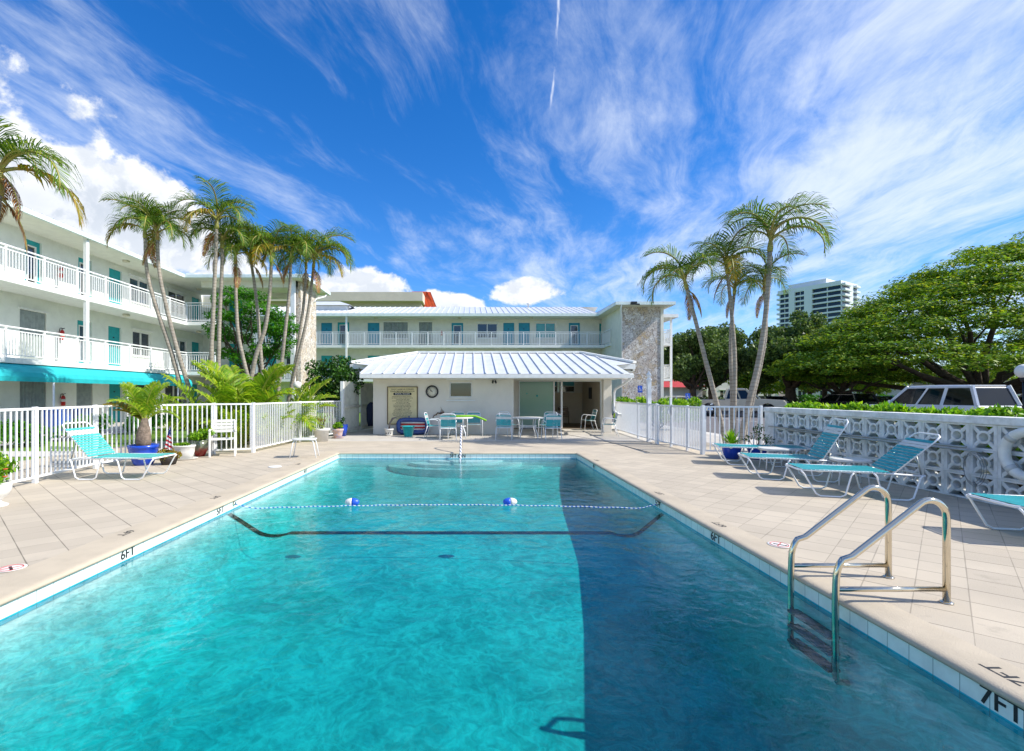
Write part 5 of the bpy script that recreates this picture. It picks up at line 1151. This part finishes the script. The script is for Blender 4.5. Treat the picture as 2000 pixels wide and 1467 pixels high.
for k in range(3): m = MB(); m.lathe([(.022, 0), (.022, .003)], (0, 0, 0), 8); m.xf(Matrix.Translation((-.08 + .08 * k, -.142, .10)) @ Matrix.Rotation(R(90), 4, 'X')); m.build('painted_spot', inkm, T)

# ---- things at the clubhouse wall ---------------------------------------------
SG = thing('rules_sign', 'cream pool rules board with brown border on the clubhouse wall', 'sign', (-2.62, CY - .03, 1.09))
m = MB(); m.box(-.56, .56, -.012, .025, -.70, .70); m.build('board', mat('sign_board', 'D8CB9E', .6, .04, 4), SG)
m = MB()
for a in ((-.58, -.545, -.72, .72), (.545, .58, -.72, .72), (-.545, .545, .69, .72), (-.545, .545, -.72, -.69)): m.box(a[0], a[1], -.022, .025, a[2], a[3])
m.build('border', mat('sign_border', '6A5A34', .6, .1), SG)
yF = -.0145
def stext(s_, sz, x, z, mm=inkm, sq=1.): text(s_, sz, 'lettering', mm, SG, frame((x, yF, z), (1, 0, 0), BZ), .0006, world=False, squeeze=sq)
stext('YACHT HARBOUR CORNERS', .070, 0, .615, sq=.95); stext('CONDOMINIUM ASSOCIATION', .070, 0, .535, sq=.92)
m = MB(); m.prism([(.345 * math.copysign(abs(math.cos(a)) ** .3, math.cos(a)), .44 + .05 * math.copysign(abs(math.sin(a)) ** .3, math.sin(a))) for a in [2 * PI * k / 24 for k in range(24)]], yF - .001, -.011, 'y'); m.build('title_plate', inkm, SG)
text('POOL RULES', .082, 'lettering', whst, SG, frame((0, yF - .003, .438), (1, 0, 0), BZ), .0006, world=False, squeeze=1.18)
rules = ['SHOWER BEFORE ENTERING THE POOL', 'NO FOOD OR DRINK IN THE POOL OR ON', 'THE POOL WET DECK AREA', 'NO GLASS OR ANIMALS IN THE FENCED', 'POOL AREA AT ANY TIME', 'POOL HOURS DAWN TO DUSK', 'NO DIVING RUNNING OR JUMPING', 'CHILDREN UNDER TWELVE MUST BE', 'WITH AN ADULT AT ALL TIMES', 'NO SWIMMING WHEN ALONE', 'NO LOUD MUSIC OR BALL PLAYING', 'USE TOWELS ON THE LOUNGE CHAIRS', 'DO NOT SWALLOW THE POOL WATER', 'RESIDENTS AND THEIR GUESTS ONLY', 'PLEASE CLOSE THE GATE', 'MAXIMUM BATHING LOAD 15 PERSONS']
for k, s_ in enumerate(rules): stext(s_, .044, -.02 + .015 * (k % 3), .335 - .054 * k, sq=.92)
CK = thing('wall_clock', 'round wall clock with thick black rim on the clubhouse wall', 'clock', ((844 - 921) * CY / 925, CY - .002, 1.5 + 6 * CY / 925))
RX = Matrix.Rotation(R(90), 4, 'X')
m = MB(); m.tube([(.215 * math.cos(a), -.03, .215 * math.sin(a)) for a in [2 * PI * k / 36 for k in range(36)]], .026, 8, True); m.build('rim', blackm, CK)
m = MB(); m.lathe([(.21, 0), (.21, .02)], n=36); m.xf(RX); m.build('dial', mat('dial', 'DAD5C4', .4, .02), CK)
m = MB(); m.beam((.02, -.03, -.012), (-.085, -.03, .05), .008, .016); m.build('hour_hand', inkm, CK); m = MB(); m.beam((.02, -.033, -.02), (-.095, -.033, .12), .006, .010); m.build('minute_hand', inkm, CK)
for k in range(12): a = PI / 6 * k; text(str((15 - k - 1) % 12 + 1), .045, 'numeral', inkm, CK, frame((.165 * math.cos(a), -.0215, .165 * math.sin(a)), (1, 0, 0), BZ), .0005, world=False)
m = MB(); m.tube([(0, 0, 0), (.05, -.03, .1), (.14, -.02, .12), (.17, -.03, .19), (.30, -.02, .17), (.42, -.03, .20), (.40, -.02, .27)], [.012, .016, .022, .02, .028, .024, .01], 7); m.tube([(.30, -.02, .2), (.33, -.02, .33), (.29, -.02, .42)], [.012, .008, .004], 6); m.tube([(.33, -.02, .2), (.38, -.02, .27), (.36, -.02, .32)], [.012, .008, .004], 6)
o = m.build('wall_ornament', mat('rusty_branch', '6E4A34', .8, .2, 20), None); o.location = (-1.47, CY - .01, .62); tag(o, 'rusty brown twisted branch ornament on the clubhouse wall below the clock', 'ornament')
sc = thing('security_light', 'small dark twin security light under the clubhouse eave', 'light', (.86, CY - .01, 1.98))
m = MB(); m.beam((-.04, -.05, .06), (-.07, -.12, -.04), .05, .05); m.build('lamp_head', blackm, sc); m = MB(); m.beam((.03, -.05, .06), (.07, -.12, -.04), .05, .05); m.build('lamp_head', blackm, sc); m = MB(); m.box(-.05, .05, -.05, 0, .04, .09); m.build('bracket', whitem, sc)
# raft, bucket
RA = thing('inflatable_raft', 'navy blue inflatable raft with red and white striped middle leaning on the wall', 'pool float', (-2.2, 17.62, .02), 0)
navy = mat('navy_vinyl', '2F4A8C', .25, .12, 4, spec=.7)
def rr(w_, h_, n=40, p=.45): return [(w_ * math.copysign(abs(math.cos(a)) ** p, math.cos(a)), h_ * math.copysign(abs(math.sin(a)) ** p, math.sin(a))) for a in [2 * PI * k / n for k in range(n)]]
TL = Matrix.Rotation(R(-14), 4, 'X')
m = MB(); m.tube([(x, .05, .33 + z) for x, z in rr(.54, .24)], [.085 + .008 * math.sin(k * 1.7) for k in range(40)], 10, True); m.xf(TL); m.build('tube', navy, RA)
for k in range(7):
    z = .14 + k * .062; m = MB(); m.tube([(-.46, .05, z), (.0, .045, z), (.46, .05, z)], .033, 8); m.xf(TL); m.build('stripe_chamber', (redm, whst)[k % 2] if k != 6 else navy, RA)
m = MB(); m.lathe([(.02, 0), (.03, .02), (.012, .03)], (0, 0, 0), 10); m.xf(Matrix.Translation((-.12, -.0, .66)) @ RX); m.build('valve', navy, RA)
BK = thing('bucket', 'turquoise plastic bucket standing in front of the inflatable raft', 'bucket', (-2.26, 16.95, 0))
m = MB(); m.lathe([(.14, 0), (.15, .02), (.215, .36), (.23, .36), (.23, .38), (.21, .38), (.19, .33)], n=22); m.build('bucket_body', mat('turquoise_plastic', '18A9AE', .35, .08, 6), BK)
m = MB(); m.tube([(.22 * math.cos(a), -.02 - .10 * math.sin(a), .36 - .12 * math.sin(a)) for a in [PI * k / 12 for k in range(13)]], .006, 6); m.build('handle', whitem, BK)
# lamp with globe, sign posts
def globe(label, x, y, zt, r_, bend=None):
    T = thing('globe_lamp', label, 'lamp post', (x, y, 0), group=None); m = MB(); m.tube([(0, 0, -.02), (0, 0, zt - r_ - .10)], .055 if r_ < .2 else .05, 10); m.build('post', greym if r_ < .2 else blackm, T)
    m = MB(); m.lathe([(.07, zt - r_ - .12), (.10, zt - r_ - .08), (.10, zt - r_ - .0), (.09, zt - r_ + .02)], n=14); m.build('collar', blackm, T)
    m = MB(); m.lathe([(r_ * math.sin(PI * k / 12) + .001, zt - r_ * math.cos(PI * k / 12)) for k in range(13)], n=22); m.build('globe', mat('opal_globe', 'EDEAE0', .25, .02), T)
globe('white globe lamp on a grey post beside the stone pier', (581 - 921) * 18.3 / 925, 18.3, 1.5 + 18 * 18.3 / 925, .165)
globe('white globe lamp on a dark post at the right picture edge', (2001 - 921) * 16 / 925, 16, 1.5 + 46 * 16 / 925, .24)
blues = mat('blue_sign', '1F57C4', .4, .04)
def acc_sign(label, x, y, z, w_, post):
    T = thing('parking_sign', label, 'sign', (x, y, 0), group=None)
    m = MB(); m.box(-w_ / 2, w_ / 2, -.02, -.008, z - w_ * .75, z + w_ * .75); m.build('sign_plate', blues, T)
    m = MB(); s = w_ / .3; m.tube([(s * (-.02 + .065 * math.cos(a)), -.024, z + s * (-.05 + .065 * math.sin(a))) for a in [R(100 + 20 * k) for k in range(13)]], .010 * s, 5); m.tube([(s * -.03, -.024, z + s * .08), (s * -.025, -.024, z), (s * .04, -.024, z), (s * .07, -.024, z - s * .08), (s * .09, -.024, z - s * .08)], .010 * s, 5); m.lathe([(.02 * s, 0), (.02 * s, .004)], (0, 0, 0), 10)
    m.v = m.v[:-20] + [tuple(Vector((-.035 * s, -.022, z + .13 * s)) + RX @ Vector(p)) for p in m.v[-20:]]; m.build('wheelchair_symbol', whst, T)
    m = MB(); m.tube([(0, 0, -.02), (0, 0, z + w_ * .7)], .02, 6); m.build('post', greym, T)
acc_sign('blue wheelchair parking sign in front of the stone tower', (1250 - 921) * 31 / 925, 31, 1.5 + 11 * 31 / 925, .30, True)
acc_sign('blue wheelchair parking sign left of the leaning palm trunks', (1343 - 921) * 22.5 / 925, 22.5, 1.5 - 4 * 22.5 / 925, .22, True)
# fire extinguishers on the left wing wall
for lab, Y, z in (('red fire extinguisher on the middle balcony wall', 20.25, 4.05), ('red fire extinguisher on the wall under the awning', 20.3, 1.25), ('red fire extinguisher on the top balcony wall', 20.2, 6.72)):
    T = thing('fire_extinguisher', lab, 'fire extinguisher', (-17.5, Y, z), group='fire extinguishers of the left wing'); m = MB(); m.lathe([(.06, -.22), (.075, -.2), (.075, .14), (.05, .2), (.02, .22)], n=14); m.build('cylinder', redm, T)
    m = MB(); m.tube([(0, 0, .22), (.02, -.04, .3), (.03, -.14, .28), (.04, -.2, .1)], .014, 6); m.beam((-.02, -.02, .26), (.05, .06, .3), .03, .03); m.build('hose_and_handle', blackm, T); m = MB(); m.lathe([(.077, -.05), (.077, .06)], n=14); m.build('label_band', whst, T)
m = MB(); m.lathe([(.06, -.2), (.07, .12), (.02, .2)], (0, 0, 0), 10); o = m.build('fire_extinguisher', redm, None); o.location = ((863 - 921) * K, 40.35, 6.75); tag(o, 'small red fire extinguisher on the far wing top balcony wall', 'fire extinguisher')
for k, (x, y) in enumerate(((-14.75, 16.9), (-14.7, 17.7))):
    T = thing('recycling_bin', 'blue wheeled bin on the garden path, %s of two' % ('nearer', 'farther')[k], 'bin', (x, y, 0), 0, 'blue bins by the left wing'); m = MB(); m.add([(-.22, -.25, .06), (.22, -.25, .06), (.22, .25, .06), (-.22, .25, .06), (-.28, -.32, .92), (.28, -.32, .92), (.28, .32, .92), (-.28, .32, .92)], [(0, 3, 2, 1), (4, 5, 6, 7), (0, 1, 5, 4), (1, 2, 6, 5), (2, 3, 7, 6), (3, 0, 4, 7)]); m.build('bin_body', mat('blue_plastic', '2455A8', .4, .08), T, bevel=.02)
    m = MB(); m.box(-.3, .3, -.34, .34, .922, .98); m.build('lid', MATS['blue_plastic'], T, bevel=.015)
    for s in (-1, 1): m = MB(); m.tube([(s * .26, .28, .09), (s * .30, .28, .09)], .09, 12); m.build('wheel', blackm, T)

# ================================================================== POOL FITTINGS
LD = thing('pool_ladder', 'stainless steel pool ladder with two looped handrails on the right pool edge', 'ladder', (2.62, 3.65, 0))
for Y in (3.41, 3.886):
    y = Y - 3.65; xb = .80; r_ = .0225
    pts = [(xb, y, -.02), (xb, y, .60)]
    for k in range(1, 9): a = R(0 + 118 * k / 8); pts.append((xb - .12 + .12 * math.cos(a), y, .62 + .12 * math.sin(a)))
    pts += [(.12, y, .335)]
    for k in range(1, 6): a = R(28 + 62 * k / 5); pts.append((.135 - .13 * math.sin(a) + .03 * 0, y, .335 - .18 * (k / 5) ** 1.3))
    pts += [(0.0, y, .0), (0., y, -.52), (.015, y, -.565), (.09, y, -.575)]
    m = MB(); m.tube(pts, r_, 14); m.build('handrail', steel, LD)
    m = MB(); m.tube([(.0, y, .10), (xb, y, .10)], .018, 12); m.build('cross_bar', steel, LD)
    m = MB(); m.lathe([(.04, 0), (.04, .006), (.03, .012)], (xb, y, .002), 16); m.build('floor_flange', steel, LD)
for z in (-.26, -.38, -.50): m = MB(); m.box(-.04, .05, -.222, .222, z - .012, z + .008); m.build('tread', mat('tread_plastic', '3E5A66', .4), LD)
HR2 = thing('handrail', 'single pool handrail wrapped in blue and white spiral sleeve at the entry steps', 'handrail', (-.28, 13.0, 0))
def spiral(g, co, out, b):
    s = g.new('ShaderNodeSeparateXYZ'); g.nt.links.new(co, s.inputs[0]); q = g.m('FRACT', g.m('ADD', g.m('MULTIPLY', s.outputs[1], 9.), g.m('MULTIPLY', s.outputs[0], 14.))); return g.mix(g.m('GREATER_THAN', q, .62), out, rgb('2A3C66'))
m = MB(); m.tube([(0, .35, -.02), (0, .35, .50), (0, .30, .62), (0, .2, .68), (0, .1, .68), (0, -.05, .64)], .021, 12); m.build('post_rail', steel, HR2)
m = MB(); m.tube([(0, -.05, .64), (0, -.55, .36), (0, -1.05, .02), (0, -1.25, -.10), (0, -1.30, -.2)], .026, 12); m.build('sleeved_rail', mat('spiral_sleeve', 'E8E8E8', .5, .02, fn=spiral), HR2)
RP = thing('float_rope', 'blue and white safety rope strung across the pool with floats on it', 'rope', (0, 6.9, -.15))
def ropefn(g, co, out, b):
    s = g.new('ShaderNodeSeparateXYZ'); g.nt.links.new(co, s.inputs[0]); q = g.m('FRACT', g.m('ADD', g.m('MULTIPLY', s.outputs[0], 16.), g.m('MULTIPLY', s.outputs[2], 20.))); return g.mix(g.m('GREATER_THAN', q, .55), out, rgb('2C5FC0'))
pts = []
for k in range(61): t = k / 60; pts.append((X0 + .02 + (X1 - X0 - .04) * t, .25 * math.sin(PI * t) - .05, .0 + .004 * math.sin(k * 1.3) + (.07 * (1 - t / .04) if t < .04 else .07 * (t - .96) / .04 if t > .96 else 0)))
m = MB(); m.tube(pts, .0065, 7); m.build('rope', mat('rope', 'E4E6E6', .7, .02, fn=ropefn), RP)
for x, y, flip, lab in (((688 - 921) / 925 * 7.13, 7.12, 1, 'left'), ((996 - 921) / 925 * 7.15, 7.14, -1, 'right')):
    T = thing('rope_float', 'oval float on the pool rope, %s' % ('white half left and blue half right' if flip == 1 else 'blue half left and white half right'), 'float', (x, y, -.115), R(4), 'floats on the pool rope')
    for s, mm in ((-1, whst), (1, mat('float_blue', '2A5BD0', .35, .05))):
        m = MB(); m.lathe([(.062 * math.sqrt(max(0, 1 - (z / .11) ** 2)) + .001, z) for z in ([0, .03, .06, .085, .1, .11])], n=16); m.xf(Matrix.Rotation(R(90) * s * flip, 4, 'Y')); m.build('float_half', mm, T)
for sx in (X0 + tt + .01, X1 - tt - .01):
    m = MB(); m.lathe([(.03, 0), (.02, .02)], (0, 0, 0), 10); m.xf(Matrix.Rotation(R(90) if sx < 0 else R(-90), 4, 'Y')); o = m.build('rope_anchor', steel, None); o.location = (sx, 6.86, -.075); tag(o, 'steel rope anchor cup in the %s pool wall tile' % ('left' if sx < 0 else 'right'), 'anchor')

# ================================================================== VEHICLES
tyre = mat('tyre', '1B1B1D', .85, .1, 20); chrome = mat('chrome', 'D8DADC', .15, .03, metal=1.); carglass = glass('car_glass', '0C1116', .03, spec=.55)
lamp_r = mat('tail_lamp', '9A1414', .2, .05); lamp_w = mat('head_lamp', 'D9DEE2', .1, .03)
def vehicle(name, label, cat, x, y, rz, paint, Lf, Lr, W_, zb, belt, H, gx, gt, hood=None, bed=None, group=None, wr=.36, wheels=(1.7, -1.75)):
    """local +x is the front; gx: greenhouse base (rear, front); gt: greenhouse top (rear, front)"""
    T = thing(name, label, cat, (x, y, 0), R(rz), group); hw_ = W_ / 2; hood = hood or belt - .08
    prof = [(-Lr, zb + .12), (-Lr + .06, zb), (wheels[1] - wr - .08, zb)]
    for k in range(9): a = PI - PI * k / 8; prof.append((wheels[1] + (wr + .06) * math.cos(a), max(zb, .0) + (wr + .10) * math.sin(a)))
    for k in range(9): a = PI - PI * k / 8; prof.append((wheels[0] + (wr + .06) * math.cos(a), max(zb, .0) + (wr + .10) * math.sin(a)))
    prof += [(Lf - .1, zb), (Lf, zb + .12), (Lf, hood - .18), (Lf - .12, hood - .04), (gx[1] + .02, belt)]
    if bed: prof += [(gx[0], belt), (gx[0], belt - .06), (-Lr, belt - .06)]
    else: prof += [(gx[0], belt), (-Lr + .02, belt - .06)]
    b = MB(); b.prism(prof, -hw_, hw_, 'y'); b.build('body', paint, T, bevel=.05)
    wt = hw_ * .82; wb_ = hw_ * .955
    g_ = MB(); B_ = [(gx[0], -wb_, belt), (gx[1], -wb_, belt), (gx[1], wb_, belt), (gx[0], wb_, belt)]; T_ = [(gt[0], -wt, H - .05), (gt[1], -wt, H - .05), (gt[1], wt, H - .05), (gt[0], wt, H - .05)]
    g_.add(B_ + T_, [(0, 1, 5, 4), (1, 2, 6, 5), (2, 3, 7, 6), (3, 0, 4, 7), (4, 5, 6, 7)]); g_.build('windows', carglass, T)
    r_ = MB(); q = .05; r_.prism([(gt[0] - .07, H - .17), (gt[1] + .10, H - .17), (gt[1] - .10, H - .02), ((gt[0] + gt[1]) / 2, H), (gt[0] + .06, H - .02)], -wt - .055, wt + .055, 'y'); r_.build('roof', paint, T, bevel=.06)
    pl = [0., 1.] + ([.36, .64] if Lf + Lr > 5.3 and not bed else [.5])
    for s in (-1, 1):
        for u in pl:
            a = Vector((gx[0] + (gx[1] - gx[0]) * u, s * (wb_ + .004), belt - .02)); c = Vector((gt[0] + (gt[1] - gt[0]) * u, s * (wt + .006), H - .06)); m = MB(); m.beam(a, c, .09, .20 if u == 0. else .12 if u in (1., .36) else .07); m.build('pillar', paint if u != .64 else paint, T)
        m = MB(); m.box(gx[1] - .35, gx[1] - .22, s * (hw_ + .02), s * (hw_ + .20), belt + .02, belt + .20); m.build('mirror', paint, T, bevel=.03)
        for wx in wheels:
            m = MB(); m.tube([(wx, s * (hw_ - .24), wr), (wx, s * (hw_ - .02), wr)], wr, 20); tw = m.build('wheel', tyre, T); m = MB(); m.tube([(wx, s * (hw_ - .03), wr), (wx, s * (hw_ - .005), wr)], wr * .62, 16); m.build('rim', chrome, tw)
        m = MB(); m.box(Lf - .12, Lf + .015, s * (hw_ - .38), s * (hw_ - .06), hood - .34, hood - .14); m.build('headlight', lamp_w, T, bevel=.02)
        m = MB(); m.box(-Lr - .015, -Lr + .10, s * (hw_ - .17), s * (hw_ - .03), belt - .42, belt - .10); m.build('tail_light', lamp_r, T, bevel=.015)
    m = MB(); m.box(Lf - .02, Lf + .09, -hw_ + .05, hw_ - .05, zb + .02, zb + .24); m.build('front_bumper', chrome if bed else paint, T, bevel=.03); m = MB(); m.box(-Lr - .09, -Lr + .02, -hw_ + .05, hw_ - .05, zb + .04, zb + .26); m.build('rear_bumper', chrome if bed else paint, T, bevel=.03)
    m = MB(); m.box(Lf - .02, Lf + .02, -hw_ + .42, hw_ - .42, hood - .42, hood - .12); gr = m.build('grille', blackm, T, bevel=.01); m = MB(); m.box(Lf + .012, Lf + .035, -hw_ + .42, hw_ - .42, hood - .29, hood - .25); m.box(Lf + .012, Lf + .035, -.03, .03, hood - .42, hood - .29); m.box(Lf + .012, Lf + .035, -.03, .03, hood - .25, hood - .12); m.build('grille_bars', chrome, gr)
    if bed: m = MB(); m.box(-Lr + .08, gx[0] - .06, -hw_ + .1, hw_ - .1, belt - .058, belt - .052); m.build('cargo_bed', blackm, T)
    return T
wpaint = mat('car_white', 'E2E4E6', .25, .02, 3, coat=.6); spaint = mat('car_silver', 'B9BEC2', .25, .03, 3, metal=.5, coat=.5); tpaint = mat('pickup_paint', 'B5AFA2', .3, .04, 3, metal=.35, coat=.4); dpaint = mat('car_dark', '23282E', .2, .05, 3, coat=.6); cpaint = mat('car_teal', '1E6E78', .25, .05, 3, coat=.5)
vehicle('suv', 'long white SUV parked just behind the hedge on the block wall', 'SUV', 23.1, 23.6, 92, wpaint, 2.75, 2.85, 2.0, .34, 1.02, 1.96, (-2.74, 1.55), (-2.42, .55), 1.0, wr=.39, wheels=(1.75, -1.65))
vehicle('pickup_truck', 'champagne and silver pickup truck facing right beyond the leaning palms', 'pickup truck', 18.7, 33.0, -38, tpaint, 2.75, 2.75, 1.98, .42, 1.22, 1.95, (-.75, 1.10), (-.6, .45), 1.18, True, wr=.41, wheels=(1.75, -1.75))
vehicle('parked_car', 'silver sedan parked left of the pickup truck', 'car', 17.2, 38.5, -40, spaint, 2.3, 2.2, 1.8, .25, .92, 1.43, (-1.6, 1.1), (-1.0, .35), .88, wr=.32, wheels=(1.4, -1.35))
vehicle('parked_car', 'dark compact SUV parked nose in below the small feathery tree', 'car', 28.6, 36.6, 96, dpaint, 2.2, 2.2, 1.85, .28, 1.02, 1.60, (-2.1, 1.1), (-1.8, .3), .98, wr=.34, wheels=(1.4, -1.35))
vehicle('parked_car', 'teal sedan parked between the dark SUV and the white SUV', 'car', 32.4, 38.5, 92, cpaint, 2.3, 2.2, 1.8, .25, .95, 1.42, (-1.6, 1.1), (-1.0, .35), .9, wr=.32, wheels=(1.4, -1.35))
vehicle('parked_car', 'dark sedan half hidden to the right of the pickup truck', 'car', 24.6, 39.5, 90, dpaint, 2.3, 2.2, 1.8, .25, .92, 1.40, (-1.6, 1.1), (-1.0, .35), .88, wr=.32, wheels=(1.4, -1.35))
vehicle('parked_car', 'dark SUV at the right picture edge beyond the white SUV', 'car', 35.6, 29.5, 95, dpaint, 2.3, 2.2, 1.9, .28, 1.02, 1.62, (-2.1, 1.1), (-1.8, .3), .98, wr=.34, wheels=(1.4, -1.35))
